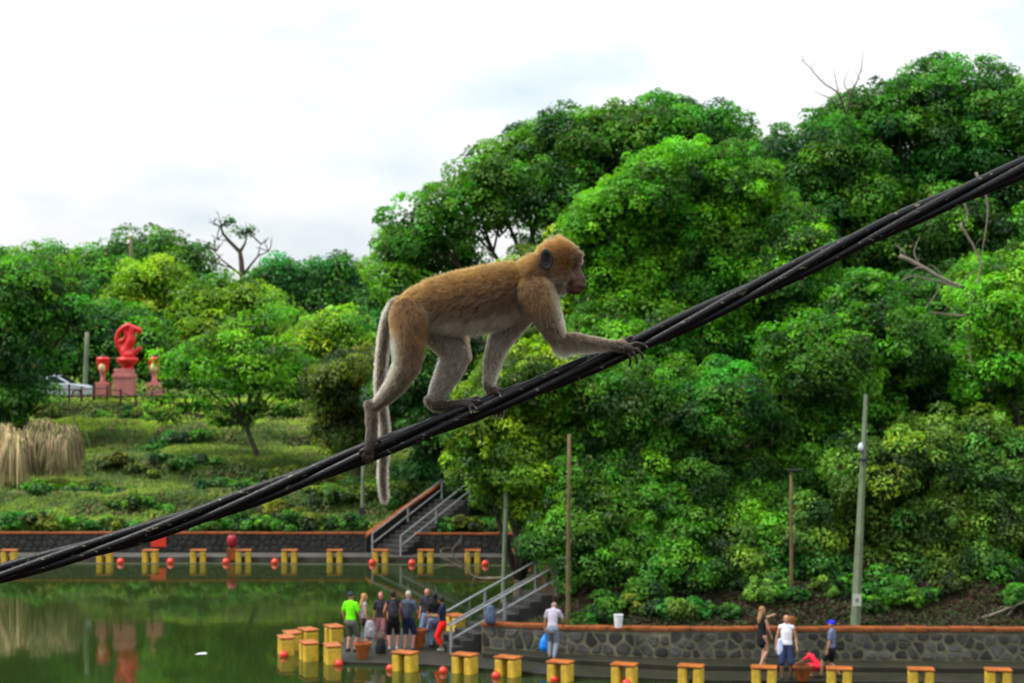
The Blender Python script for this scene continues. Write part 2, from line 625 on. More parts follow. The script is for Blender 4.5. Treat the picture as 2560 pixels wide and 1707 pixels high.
def coping(path, th, hgt, name, mat, parent, over=0.05):
    mb = MB()
    for (p, q) in zip(path[:-1], path[1:]):
        d, L, n = seg_frame(p, q)
        steps = max(1, int(L / 0.6))
        for k in range(steps):
            t0, t1 = k / steps, (k + 1) / steps
            P0 = Vector((p[0], p[1], p[2])).lerp(Vector((q[0], q[1], q[2])), t0)
            P1 = Vector((p[0], p[1], p[2])).lerp(Vector((q[0], q[1], q[2])), t1)
            j0 = random.uniform(-0.012, 0.012)
            g = d * 0.006
            A, B = P0 + n * (over + j0) + g, P1 + n * (over + j0) - g
            C, D = P1 - n * (th + over) - g, P0 - n * (th + over) + g
            up = Vector((0, 0, hgt + j0))
            mb.add([A, B, C, D, A + up, B + up, C + up, D + up],
                   [(0, 3, 2, 1), (4, 5, 6, 7), (0, 1, 5, 4), (1, 2, 6, 5), (2, 3, 7, 6), (3, 0, 4, 7)])
    return mb.build(name, mat, parent, bevel=0.012)


rs = random.Random(11)
sw = empty('stone_wall', (8.0, 50.0, 0.25), 'low rubble stone retaining wall with orange coping at the foot of the wooded bank', 'wall')
sw_inv = Vector((-8.0, -50.0, -0.25))


def wall_child(o):
    o.location = sw_inv
    return o


wall_child(wall_body(WALL, -0.2, 0.35, 'mortar_core', M['mortar'], sw))
wall_child(coping([(x, y, z - 0.005) for x, y, z in WALL], 0.35, 0.1, 'coping', M['orange'], sw))
for (p, q) in zip(WALL[:-1], WALL[1:]):
    q_vis = q
    if q[0] > 17:
        t = (17 - p[0]) / (q[0] - p[0])
        q_vis = (17, p[1] + (q[1] - p[1]) * t, p[2] + (q[2] - p[2]) * t)
    d, L, n = seg_frame(p, q_vis)
    zb = 0.26
    Hh = min(p[2], q_vis[2]) - zb - 0.01
    for poly in voronoi(L, Hh, 0.36, rs):
        vs, fs = stone_shape(poly, 0.035, rs.uniform(0.015, 0.045), rs)
        c = Vector(vs[0])
        W = [Vector((p[0], p[1], 0)) + d * v[0] + n * v[1] + Vector((0, 0, zb + v[2])) for v in vs]
        wall_child(MB().add(W, fs).build('stone', M['stone'], sw, smooth=False))

FARW = [(-60, 79.2, 1.0), (-6.55, 78.75, 1.0)]
FARW2 = [(-4.4, 78.6, 1.0), (1.4, 78.35, 1.0)]
for path, lab, x0 in ((FARW, 'long dark stone wall with orange coping behind the far walkway', -31),
                      (FARW2, 'short dark stone wall with orange coping right of the far stairs', -4.4)):
    fw = empty('stone_wall', (path[0][0] * 0.5 + path[1][0] * 0.5, 78.8, 0.2), lab, 'wall')
    off = -Vector(fw.location)
    wall_body(path, -0.2, 0.3, 'mortar_core', M['farmortar'], fw).location = off
    coping(path, 0.3, 0.09, 'coping', M['orange'], fw).location = off
    p, q = path
    if p[0] < x0:
        t = (x0 - p[0]) / (q[0] - p[0])
        p = (x0, p[1] + (q[1] - p[1]) * t, p[2])
    d, L, n = seg_frame(p, q)
    mb = MB()
    for poly in voronoi(L, 0.78, 0.34, rs):
        vs, fs = stone_shape(poly, 0.02, rs.uniform(0.01, 0.05), rs)
        mb.add([Vector((p[0], p[1], 0)) + d * v[0] + n * v[1] + Vector((0, 0, 0.2 + v[2])) for v in vs], fs)
    o = mb.build('rubble_facing', M['farstone'], fw)
    o.location = off
    o['kind'] = 'stuff'


# ------------------------------------------------------------------ stairs and railings
def stairs(name, O, U, V, W, n, tread, rise, label, mat, parapet=None):
    root = empty(name, O, label, 'stairs')
    ang = math.atan2(U.y, U.x)
    for k in range(n):
        h = (k + 1) * rise
        c = U * (tread * (k + 0.5)) + V * (W / 2) + Vector((0, 0, h - (rise + 0.6) / 2))
        MB().box(c, (tread - 0.004, W, rise + 0.6), ang).build('step', mat, root, bevel=0.01)
    if parapet:
        L = n * tread + 0.6
        s = -0.32
        th = 0.22
        mb, mc = MB(), MB()
        a = V * s + Vector((0, 0, -0.3))
        H0 = 0.66
        k = rise / tread
        P = [a, a + U * L, a + U * L + Vector((0, 0, k * L + H0)), a + Vector((0, 0, H0 + 0.3))]
        Q = [p - V * th for p in P]
        mb.add(P + Q, [(0, 1, 2, 3), (7, 6, 5, 4), (0, 4, 5, 1), (1, 5, 6, 2), (2, 6, 7, 3), (3, 7, 4, 0)])
        mb.build('parapet', parapet, root)
        a2 = V * (s + 0.05) + Vector((0, 0, H0 + 0.005))
        dz = Vector((0, 0, k * L - 0.3))
        P = [a2, a2 + U * L + dz, a2 + U * L + dz + Vector((0, 0, 0.1)), a2 + Vector((0, 0, 0.1))]
        Q = [p - V * (th + 0.1) for p in P]
        mc.add(P + Q, [(0, 1, 2, 3), (7, 6, 5, 4), (0, 4, 5, 1), (1, 5, 6, 2), (2, 6, 7, 3), (3, 7, 4, 0)])
        mc.build('coping', M['orange'], root)
    return root


def railing(O, U, k, L, n_posts, label, hgt=0.85, r=0.032):
    root = empty('stair_railing', O, label, 'railing', 'grey metal stair railings')
    for i in range(n_posts):
        t = L * i / (n_posts - 1)
        b = U * t + Vector((0, 0, k * t - 0.12))
        MB().box(b + Vector((0, 0, (hgt + 0.1) / 2)), (0.065, 0.065, hgt + 0.1), math.atan2(U.y, U.x)).build('post', M['rail'], root)
    for h in (hgt, hgt * 0.48):
        a = Vector((0, 0, h))
        b = U * L + Vector((0, 0, k * L + h))
        MB().tube([a - U * 0.04, b], r, 8).build('rail', M['rail'], root)
    return root


stairs('staircase', FAR_O, FAR_U, FAR_V, FAR_W, 12, 0.40, 0.176, 'dark concrete stairs with orange edged parapet climbing the far bank', M['step'], M['step'])
railing(FAR_O + FAR_V * 0.05, FAR_U, 0.44, 4.9, 3, 'grey railing beside the orange edged parapet of the far stairs')
railing(FAR_O + FAR_V * (FAR_W - 0.05), FAR_U, 0.44, 4.9, 3, 'grey railing on the open side of the far stairs')
stairs('staircase', NEAR_O, NEAR_U, NEAR_V, NEAR_W, 9, 0.37, 0.17, 'dark concrete stairs rising from the quay platform beside the stone wall', M['step'])
railing(NEAR_O + NEAR_V * 0.05, NEAR_U, 0.46, 3.5, 3, 'grey railing on the lake side of the quay stairs', 0.8)
railing(NEAR_O + NEAR_V * (NEAR_W - 0.05), NEAR_U, 0.46, 3.5, 3, 'grey railing on the stone wall side of the quay stairs', 0.8)


# ------------------------------------------------------------------ yellow altar stools, buoys, rope
def make_stool(loc, rz, label, group, hgt=0.55, s=1.0):
    root = empty('altar_stool', loc, label, 'stool', group, rz)
    if not hasattr(make_stool, 'm'):
        o1 = MB().box((0, 0, 0), (0.25, 0.43, 1.0)).build('leg', M['yellow'], root, bevel=0.06)
        o2 = MB().box((0, 0, 0), (0.70, 0.47, 0.055)).build('cap', M['cap'], root, bevel=0.02)
        make_stool.m = (o1, o2)
        o1.location = (-0.205, 0, hgt - 0.06 - 0.5)
        o2.location = (0, 0, hgt - 0.031)
        c = o1.copy()
        link(c, root)
        c.location = (0.205, 0, hgt - 0.06 - 0.5)
    else:
        for src, lc in ((make_stool.m[0], (-0.205, 0, hgt - 0.56)), (make_stool.m[0], (0.205, 0, hgt - 0.56)), (make_stool.m[1], (0, 0, hgt - 0.031))):
            c = src.copy()
            link(c, root)
            c.location = lc
    return root


NEARL = {1013: 'yellow altar stool in the water in front of the grey haired person', 1162: 'yellow altar stool in the water below the foot of the quay stairs',
         1270: 'yellow altar stool in the water between the quay stairs and the stooping person', 1401: 'yellow altar stool in the water in front of the stooping person',
         1561: 'yellow altar stool in the water below the white bucket', 1727.5: 'yellow altar stool in the water between the white bucket and the person in black dress',
         1910: 'yellow altar stool in the water in front of the person in black dress', 2098: 'yellow altar stool in the water beside the young person in blue cap',
         2302: 'yellow altar stool in front of bare stone wall right of the thick concrete pole', 2495: 'yellow altar stool in front of bare stone wall right of the thick concrete pole'}
R = math.radians
for px, Y, rz in ((1013, 49.7, 28), (1162, 49.35, 30), (1270, 48.9, 30), (1401, 48.15, 24), (1561, 47.75, 20), (1727.5, 47.5, 16),
                  (1910, 47.3, 10), (2098, 47.1, 10), (2302, 47.0, 6), (2495, 46.9, 6)):
    make_stool((xpx(px, Y), Y, 0), -R(rz), NEARL[px], 'yellow altar stools along the quay')
GRPL = 'yellow altar stool with orange cap in the cluster left of the group of people'
for px, Y, rz, h in ((715, 52.5, 75, .55), (730, 53.4, 70, .55), (771, 54.0, 60, .55), (835, 54.3, 65, .6), (772, 51.5, 68, .55), (831, 51.0, 75, .55)):
    make_stool((xpx(px, Y), Y, 0), -R(rz), GRPL, 'yellow altar stools beside the platform', h)
make_stool((xpx(1140, 57.0), 57.0, 0), -R(60), 'yellow altar stool with orange cap behind the quay stairs railing', None, .55)
FARL = 'yellow altar stool with orange cap standing in the water by the far walkway'
for px in (26, 264, 378, 497, 610, 725, 838, 952, 1065, 1182, 1298):
    make_stool((xpx(px, 76.85), 76.7, 0), R(random.uniform(-6, 6)), FARL, 'yellow altar stools along the far walkway')

buoy_src = None


def buoy(px, py, r, label, group):
    global buoy_src
    p = on_z(px, py, 0)
    if buoy_src is None:
        prof = [(0.001, -1.0)] + [(math.cos(t), math.sin(t)) for t in np.linspace(-1.4, 1.4, 11)] + [(0.22, 0.99), (0.2, 1.12), (0.1, 1.15)]
        buoy_src = MB().lathe(prof, 16).build('buoy', M['buoy'], None, smooth=True)
        o = buoy_src
    else:
        o = buoy_src.copy()
        link(o)
    o.location = (p.x, p.y, r * 0.35)
    o.scale = (r, r, r)
    o.rotation_euler = (random.uniform(-.25, .25), random.uniform(-.25, .25), random.uniform(0, 6))
    return tag(o, label, 'buoy', group)


nb = [(710, 1640), (770, 1651), (847, 1662), (976, 1674), (1108, 1680), (1240, 1692), (1386, 1701), (1566, 1712)]
for b in nb:
    buoy(*b, 0.125, 'red ball buoy floating in front of the near yellow stools', 'red buoys along the quay')
fb = [(301, 1407), (426, 1407), (565, 1407), (687, 1408), (931, 1409), (1030, 1410), (1213, 1412), (1319, 1413)]
for b in fb:
    buoy(*b, 0.165, 'red ball buoy floating in front of the far walkway', 'red buoys along the far walkway')
mb = MB()
pts = [on_z(-60, 1406, 0.012)] + [on_z(x, y, 0.012) for x, y in fb]
mb.tube(pts, 0.012, 5)
tag(mb.build('float_line', M['deadwood']), 'thin rope linking the far row of red buoys', 'rope')

# red panel, dark red pot, pots, bucket
p = at(397, 1352, 78.55)
r0 = empty('notice_board', (p.x, 78.5, 0.2), 'small red board standing against the far stone wall', 'board')
MB().box((0, 0, p.z - 0.2), (0.68, 0.05, 0.5)).build('board', M['buoy'], r0, bevel=0.01)
for s in (-0.26, 0.26):
    MB().box((s, 0.04, 0.3), (0.05, 0.03, 0.6)).build('leg', M['dark'], r0)
p = at(578, 1372, 76.7)
r0 = empty('planter_stand', (p.x, 76.9, 0.2), 'orange block stand with a dark red round pot on it by the far walkway', 'planter')
MB().box((0, 0, 0.12), (0.42, 0.4, 0.55)).build('block', M['orange'], r0, bevel=0.02)
MB().lathe([(0.12, 0.4), (0.2, 0.55), (0.24, 0.72), (0.2, 0.88), (0.14, 0.95), (0.1, 0.95)], 14).build(
    'pot', mat_simple('dark_red_glaze', (0.30, 0.012, 0.03), 0.4, var=0.2), r0, smooth=True)


def planter(loc, r, h, label, mat, dry=False):
    root = empty('planter_pot', loc, label, 'pot')
    MB().lathe([(r * 0.55, 0), (r * 0.95, h * 0.82), (r * 0.86, h * 0.82), (r * 0.5, h * 0.3), (0.01, h * 0.28)], 20).build('bowl', mat, root, smooth=False)
    MB().lathe([(r * 0.97, h * 0.82), (r * 1.06, h * 0.84), (r * 1.06, h * 0.99), (r * 0.86, h * 1.0), (r * 0.84, h * 0.84)], 20).build('rim', mat, root)
    MB().lathe([(r * 0.88, h * 0.7), (r * 0.6, h * 0.78), (0.02, h * 0.82)], 14).build('soil', M['bark'] if not dry else M['cream'], root)
    return root


p = on_z(906, 1644, 0.1)
planter(p, 0.25, 0.46, 'terracotta planter pot standing beside the man in the neon shirt', M['terracotta'])
p = on_z(1053, 1600, 0.1)
planter((p.x, 53.2, 0.1), 0.22, 0.55, 'brown planter pot with pale dry top behind the people on the platform', M['terracotta'], True)
p = on_z(2006, 1700, 0.1)
planter(p, 0.26, 0.42, 'orange tub on the quay between the man in white and the child in red', M['orange'])

p = at(1546, 1556, 50.95)
r0 = empty('bucket', (p.x, 50.78, 1.09), 'white plastic bucket standing on the coping of the stone wall', 'bucket')
MB().lathe([(0.10, 0), (0.135, 0.34), (0.145, 0.345), (0.145, 0.37), (0.125, 0.37), (0.095, 0.05), (0.01, 0.05)], 16).build('pail', M['white'], r0)
MB().tube([(0.14 * math.cos(t), 0.02, 0.35 + 0.10 * math.sin(t)) for t in np.linspace(0, math.pi, 9)], 0.006, 5).build('handle', M['dark'], r0)
r0.location = (xpx(1546, 50.5), 50.5, 1.10)
p = at(1980, 1565, 49.9)
r0 = empty('orange_jar', (p.x, 49.93, 1.18), 'small orange jar standing on the wall coping behind the bald man', 'jar')
MB().lathe([(0.07, 0), (0.11, 0.06), (0.115, 0.25), (0.08, 0.33), (0.06, 0.34)], 14).build('jar_body', M['orange'], r0, smooth=True)
MB().lathe([(0.065, 0.342), (0.065, 0.37), (0.05, 0.38)], 14).build('lid', M['dark'], r0)

# floating scrap of paper
p = on_z(503, 1633, 0.006)
MBs = MB()
MBs.add([(-0.17, -0.1, 0), (-0.02, -0.16, 0.012), (0.18, -0.05, 0.004), (0.12, 0.12, 0.02), (-0.08, 0.14, 0.006), (0, 0, 0.03)],
        [(0, 1, 5), (1, 2, 5), (2, 3, 5), (3, 4, 5), (4, 0, 5)])
tag(MBs.build('litter', M['white'], None, loc=p), 'crumpled white scrap floating on the green water', 'litter')


# ------------------------------------------------------------------ poles
def pole(name, px0, py0, px1, py1, Y, r0, r1, mat, label, sq=False, zb=None):
    b, t = at(px0, py0, Y), at(px1, py1, Y)
    zb = tz(b.x, Y) - 0.3
    d = (t - b)
    b2 = b + d * ((zb - b.z) / d.z)
    root = empty(name, (b2.x, b2.y, zb + 0.3), label, 'pole')
    off = -Vector(root.location)
    mb = MB()
    pts = [b2.lerp(t, k / 4) + off for k in range(5)]
    rad = [r0 + (r1 - r0) * k / 4 for k in range(5)]
    mb.tube(pts, rad, 4 if sq else 10)
    mb.build('shaft', mat, root, smooth=not sq)
    return root, t + off, d.normalized()


r_, t_, d_ = pole('utility_pole', 2138, 1569, 2165, 985, 51.0, 0.155, 0.06, M['pole_conc'], 'thick pale green concrete pole with small plate behind the stone wall', True)
pb = at(2140, 1497, 51.0) - Vector(r_.location)
MB().box(pb + Vector((0, -0.155, 0)), (0.24, 0.02, 0.34)).build('number_plate', M['plate'], r_)
MB().box(pb + Vector((0, -0.168, 0)), (0.08, 0.012, 0.1)).build('plate_mark', M['pole_conc'], r_)
ps = at(2157, 1118, 51.0) - Vector(r_.location)
MB().lathe([(0.03, -0.1), (0.08, -0.08), (0.085, 0.03), (0.05, 0.1), (0.03, 0.14)], 10, ps + Vector((-0.08, -0.1, 0))).build('insulator', M['ceramic'], r_, smooth=True)
MB().box(ps + Vector((0.02, -0.1, -0.35)), (0.34, 0.06, 0.07)).build('bracket', M['dark'], r_)
r_, t_, d_ = pole('lamp_pole', 1979, 1566, 1978, 1178, 52.2, 0.065, 0.045, M['pole_wood'], 'thin brown pole with a flat dark lamp head in front of the trees')
MB().box(t_ + Vector((0.1, -0.05, 0.05)), (0.46, 0.16, 0.05)).build('lamp_head', M['dark'], r_, bevel=0.015)
r_, t_, d_ = pole('lamp_pole', 1420, 1566, 1423, 1085, 51.6, 0.075, 0.05, M['pole_wood'], 'tall thin weathered pole beside the man with the blue bag')
r_, t_, d_ = pole('lamp_pole', 1258, 1520, 1267, 1185, 55.4, 0.09, 0.07, M['pole_conc'], 'pale slender pole beside the quay stairs')
r_, t_, d_ = pole('lamp_pole', 905, 1330, 909, 1150, 80.2, 0.10, 0.085, M['pole_conc'], 'short pale lamp pole on the grass left of the far stairs')
MB().box(t_ + Vector((0, -0.1, 0.05)), (0.5, 0.25, 0.12)).build('lamp_head', M['plate'], r_, bevel=0.02)
MB().box((0, 0, 0.75), (0.26, 0.26, 0.3)).build('collar', M['dark'], r_)
r_, t_, d_ = pole('lamp_pole', 213, 960, 218, 830, 108.5, 0.17, 0.13, M['pole_conc'], 'pale green pole standing behind the silver car')
r_, t_, d_ = pole('mast', 922, 860, 926, 610, 122, 0.12, 0.03, M['pole_conc'], 'thin tall mast rising above the dark trees of the far bank')
r_, t_, d_ = pole('lamp_pole', 326, 780, 328, 590, 126, 0.16, 0.12, M['pole_wood'], 'grey pole in front of the dark domed tree')

# ------------------------------------------------------------------ voxel union of simple closed shapes
def union_mesh(mb, voxel, smooth_it=4, fac=0.5):
    me = bpy.data.meshes.new('tmp')
    me.from_pydata(mb.v, [], mb.f)
    me.update()
    o = bpy.data.objects.new('tmp', me)
    COL.objects.link(o)
    r = o.modifiers.new('r', 'REMESH')
    r.mode = 'VOXEL'
    r.voxel_size = voxel
    r.use_smooth_shade = True
    if smooth_it:
        s = o.modifiers.new('s', 'SMOOTH')
        s.factor = fac
        s.iterations = smooth_it
    dg = bpy.context.evaluated_depsgraph_get()
    dg.update()
    out = bpy.data.meshes.new_from_object(o.evaluated_get(dg))
    bpy.data.objects.remove(o)
    bpy.data.meshes.remove(me)
    return out


def capsule_chain(mb, pts, rad, n=12, flat=(1.0, 1.0)):
    """tapered tube with rounded ends"""
    pts = [Vector(p) for p in pts]
    rad = list(rad)
    d0 = (pts[0] - pts[1]).normalized()
    d1 = (pts[-1] - pts[-2]).normalized()
    P, Rr = [], []
    for t in (1.45, 1.05, 0.6):
        P.append(pts[0] + d0 * rad[0] * math.sin(t))
        Rr.append(rad[0] * math.cos(t))
    P += pts
    Rr += rad
    for t in (0.6, 1.05, 1.45):
        P.append(pts[-1] + d1 * rad[-1] * math.sin(t))
        Rr.append(rad[-1] * math.cos(t))
    mb.tube(P, Rr, n, True, flat)


def ball(mb, c, r, s=(1, 1, 1), n=14, R_=None):
    c = Vector(c)
    prof = [(math.cos(t) * r, math.sin(t) * r) for t in np.linspace(-1.5, 1.5, n // 2 + 3)]
    m2 = MB().lathe(prof, n)
    vs = [Vector((v[0] * s[0], v[1] * s[1], v[2] * s[2])) for v in m2.v]
    if R_ is not None:
        vs = [R_ @ v for v in vs]
    mb.add([v + c for v in vs], m2.f)


# ------------------------------------------------------------------ red sculpture, lamps, fence, car on the lawn
SY = 104.5
KS = SY / F / 6.533


def sp(cx, cy, d=0.0):
    q = at(100 + cx / 6.533, 780 + cy / 6.533, SY)
    return Vector((q.x, SY + d, q.z))


base_z = tz(sp(1360, 1350).x, SY)
st = empty('red_sculpture', (sp(1360, 1350).x, SY, base_z), 'red curling openwork sculpture on a pink stepped plinth on the lawn', 'sculpture')
off = -Vector(st.location)
mb = MB()
strokes = [
    ([(1360, 660), (1285, 560), (1250, 440), (1285, 330), (1360, 260), (1440, 225)], [52, 46, 42, 42, 46, 52]),
    ([(1440, 225), (1530, 265), (1600, 285), (1625, 320)], [55, 48, 48, 46]),
    ([(1300, 490), (1385, 440), (1415, 380), (1400, 300), (1430, 240)], [44, 42, 44, 40, 46]),
    ([(1500, 270), (1500, 360), (1490, 460), (1440, 560), (1400, 660)], [58, 62, 80, 80, 95]),
    ([(1330, 560), (1380, 530), (1440, 540)], [34, 30, 40]),
    ([(1400, 640), (1440, 700), (1440, 800)], [90, 120, 110]),
    ([(1450, 690), (1550, 650), (1605, 610), (1640, 580)], [80, 52, 38, 28]),
]
for pts, rad in strokes:
    capsule_chain(mb, [sp(*p) + off for p in pts], [r * KS for r in rad], 10)
ball(mb, sp(1620, 300) + off, 48 * KS)
me = union_mesh(mb, 0.035, 3)
obj_from('figure', me, M['red'], st)
bz = lambda cy: (sp(0, cy) + off).z
c0 = sp(1440, 800) + off
MB().lathe([(75 * KS, bz(915)), (90 * KS, bz(890)), (150 * KS, bz(840)), (178 * KS, bz(790)), (172 * KS, bz(745)), (120 * KS, bz(740))], 18,
           (c0.x - 10 * KS, 0, 0)).build('bowl_base', M['red'], st, smooth=True)
px0 = (sp(1380, 0) + off).x
for (w_, y0, y1) in ((300, 1010, 925), (350, 1075, 1010), (320, 1360, 1075)):
    h = bz(y1) - bz(y0)
    MB().box((px0, 0, (bz(y0) + bz(y1)) / 2), (w_ * KS, w_ * KS * 0.8, h - 0.004)).build('plinth_block', M['pink'], st, bevel=0.03)
MB().lathe([(110 * KS, bz(927)), (100 * KS, bz(905)), (70 * KS, bz(890))], 14, (c0.x - 10 * KS, 0, 0)).build('foot', M['red'], st, smooth=True)

for cx, lab in ((1030, 'red and cream lantern post on pink base between the car and the red sculpture'),
                (1870, 'red and cream lantern post on pink base with dark finial beside the leafy tiered tree')):
    L_ = empty('lantern_post', (sp(cx, 0).x, SY, base_z), lab, 'lantern')
    off2 = -Vector(L_.location)
    z = lambda cy: (sp(0, cy) + off2).z
    MB().box((0, 0, (z(1370) + z(1150)) / 2), (230 * KS, 200 * KS, z(1150) - z(1370))).build('base', M['pink'], L_, bevel=0.02)
    MB().lathe([(70 * KS, z(1152)), (40 * KS, z(1100)), (45 * KS, z(1010)), (60 * KS, z(985))], 12).build('stem', M['pink'], L_, smooth=True)
    MB().lathe([(55 * KS, z(990)), (85 * KS, z(940)), (105 * KS, z(820)), (112 * KS, z(760)), (85 * KS, z(735)), (20 * KS, z(728))], 8).build('shade', M['red'], L_)
    gl = MB()
    ball(gl, (0, -0.22, z(905)), 60 * KS, (1, 0.9, 1.35))
    gl.build('globe', M['cream'], L_, smooth=True)
    MB().lathe([(60 * KS, z(735)), (50 * KS, z(715)), (14 * KS, z(695)), (8 * KS, z(670))], 10).build('finial', M['dark'], L_, smooth=True)

FY = 103.3
fx0 = xpx(120, FY)
fn = empty('fence', (fx0, FY, tz(fx0, FY)), 'low maroon post and rail fence in front of the car and sculpture', 'fence')
prev = None
for i, px in enumerate((80, 115, 149, 173, 204, 235, 268, 302, 340, 380, 420)):
    x = xpx(px, FY)
    zg = tz(x, FY)
    hh = 1.12 if px in (173, 235) else 0.95
    MB().box((x - fx0, 0, zg - fn.location.z + hh / 2 - 0.1), (0.15 if px == 235 else 0.1, 0.1, hh + 0.2)).build('post', M['maroon'], fn, bevel=0.01)
for h in (0.78, 0.4):
    mb = MB()
    xs = np.linspace(xpx(80, FY), xpx(420, FY), 12)
    mb.tube([(x - fx0, -0.06, tz(x, FY) - fn.location.z + h) for x in xs], 0.035, 6)
    mb.build('rail', M['maroon'], fn)


def make_car(loc, label):
    car = empty('parked_car', loc, label, 'car')
    W2 = 0.86
    prof = [(0.05, .30), (0, .55), (0.04, .82), (0.15, .93), (1.0, .97), (2.2, .96), (3.0, .92), (3.7, .84), (4.1, .70), (4.2, .5), (4.15, .28), (3.8, .22), (0.4, .22)]
    mb = MB()
    n = len(prof)
    ws = [(-W2, 0.93), (-W2 * 0.93, 1.0), (W2 * 0.93, 1.0), (W2, 0.93)]
    vs = []
    for y, s in ws:
        for (x, z) in prof:
            vs.append(((x - 2.1) * (0.985 + 0.015 * s), y, 0.58 + (z - 0.58) * s))
    fs = []
    for k in range(3):
        for i in range(n):
            j = (i + 1) % n
            fs.append((k * n + i, k * n + j, (k + 1) * n + j, (k + 1) * n + i))
    fs += [tuple(reversed(range(n))), tuple(range(3 * n, 4 * n))]
    mb.add(vs, fs)
    mb.build('body', M['silver'], car, bevel=0.02)
    cab = [(0.2, .93), (0.75, 1.40), (1.3, 1.45), (2.1, 1.44), (3.05, .91)]
    roof = MB()
    vs = []
    for y, tp in ((-1, 0), (1, 0)):
        for (x, z) in cab:
            ww = W2 * (0.95 - 0.22 * (z - 0.9) / 0.55)
            vs.append((x - 2.1, y * ww, z))
    roof.add(vs, [(4, 3, 2, 1, 0), (5, 6, 7, 8, 9)] + [(i, i + 1, i + 6, i + 5) for i in range(4)])
    roof.build('roof', M['silver'], car, bevel=0.03)
    for y in (-1, 1):
        for q in ([(0.5, .97), (0.88, 1.33), (1.5, 1.38), (1.5, .98)], [(1.58, .98), (1.58, 1.38), (2.02, 1.37), (2.8, .96)]):
            m_ = MB()
            vv = []
            for (x, z) in q:
                ww = W2 * (0.95 - 0.22 * (z - 0.9) / 0.55) + 0.012
                vv.append((x - 2.1, y * ww, z))
            m_.add(vv, [(0, 1, 2, 3) if y > 0 else (3, 2, 1, 0)])
            m_.build('side_window', M['glass'], car)
    for (x0, z0, x1, z1, nm) in ((2.2, 1.40, 3.0, .95, 'windscreen'), (0.26, .99, 0.70, 1.36, 'rear_window')):
        m_ = MB()
        w0, w1 = W2 * (0.9 - 0.22 * (z0 - 0.9) / 0.55), W2 * (0.9 - 0.22 * (z1 - 0.9) / 0.55)
        e = 0.02 if nm == 'windscreen' else -0.02
        m_.add([(x0 - 2.1 + e, -w0, z0 + .015), (x0 - 2.1 + e, w0, z0 + .015), (x1 - 2.1 + e, w1, z1 + .015), (x1 - 2.1 + e, -w1, z1 + .015)], [(0, 1, 2, 3)])
        m_.build(nm, M['glass'], car)
    for x in (0.8, 3.4):
        for y in (-1, 1):
            Rm = Matrix.Rotation(math.pi / 2, 4, 'X')
            wv = MB().lathe([(0.12, -0.1), (0.31, -0.1), (0.31, 0.1), (0.12, 0.1)], 20)
            wv.v = [tuple(Rm @ Vector(v)) for v in wv.v]
            wh = wv.build('wheel', M['rubber'], car, loc=(x - 2.1, y * (W2 - 0.06), 0.31))
            wr = MB().lathe([(0.19, -0.02), (0.2, 0.0), (0.05, 0.03)], 16)
            wr.v = [tuple(Rm @ Vector((v[0], v[1], v[2] * (1 if y < 0 else -1)))) for v in wr.v]
            wr.build('rim', M['rail'], wh, loc=(0, y * 0.10, 0))
    for y in (-0.6, 0.6):
        MB().box((2.02, y, 0.68), (0.14, 0.32, 0.14)).build('headlight', M['ceramic'], car, bevel=0.03)
        MB().box((-2.08, y * 1.05, 0.78), (0.06, 0.25, 0.16)).build('tail_light', M['red'], car, bevel=0.02)
    MB().box((2.0, 0, 0.36), (0.24, 1.55, 0.16)).build('bumper', M['silver'], car, bevel=0.04)
    return car


cy_ = 107.4
cx_ = xpx(148, cy_)
make_car((cx_, cy_, tz(cx_, cy_) + 0.01), 'silver car parked behind the maroon fence left of the sculpture')


# ------------------------------------------------------------------ foliage
def unit(v):
    return v / np.maximum(np.linalg.norm(v, axis=1, keepdims=True), 1e-9)


def leaf_mesh(name, c, nrm, size, col, rng, aspect=0.55, tdir=None):
    n = len(c)
    r = rng.normal(size=(n, 3)) if tdir is None else tdir + rng.normal(size=(n, 3)) * 0.25
    t = unit(r - nrm * np.sum(r * nrm, 1, keepdims=True))
    b = np.cross(nrm, t)
    s = size[:, None]
    droop = nrm * s * 0.12
    v = np.empty((n, 4, 3))
    v[:, 0] = c - t * s * 0.5
    v[:, 1] = c + b * s * aspect * 0.5 + droop
    v[:, 2] = c + t * s * 0.5 - droop
    v[:, 3] = c - b * s * aspect * 0.5 + droop
    me = np_mesh(name, v.reshape(-1, 3), np.arange(n * 4).reshape(n, 4))
    set_col(me, np.repeat(col, 4, axis=0))
    return me


def fib_dirs(n, rng):
    i = np.arange(n) + 0.5
    ph = np.arccos(1 - 2 * i / n)
    th = math.pi * (1 + 5 ** 0.5) * i + rng.uniform(0, 6.28)
    d = np.stack([np.cos(th) * np.sin(ph), np.sin(th) * np.sin(ph), np.cos(ph)], 1)
    return unit(d + rng.normal(size=d.shape) * 0.16)


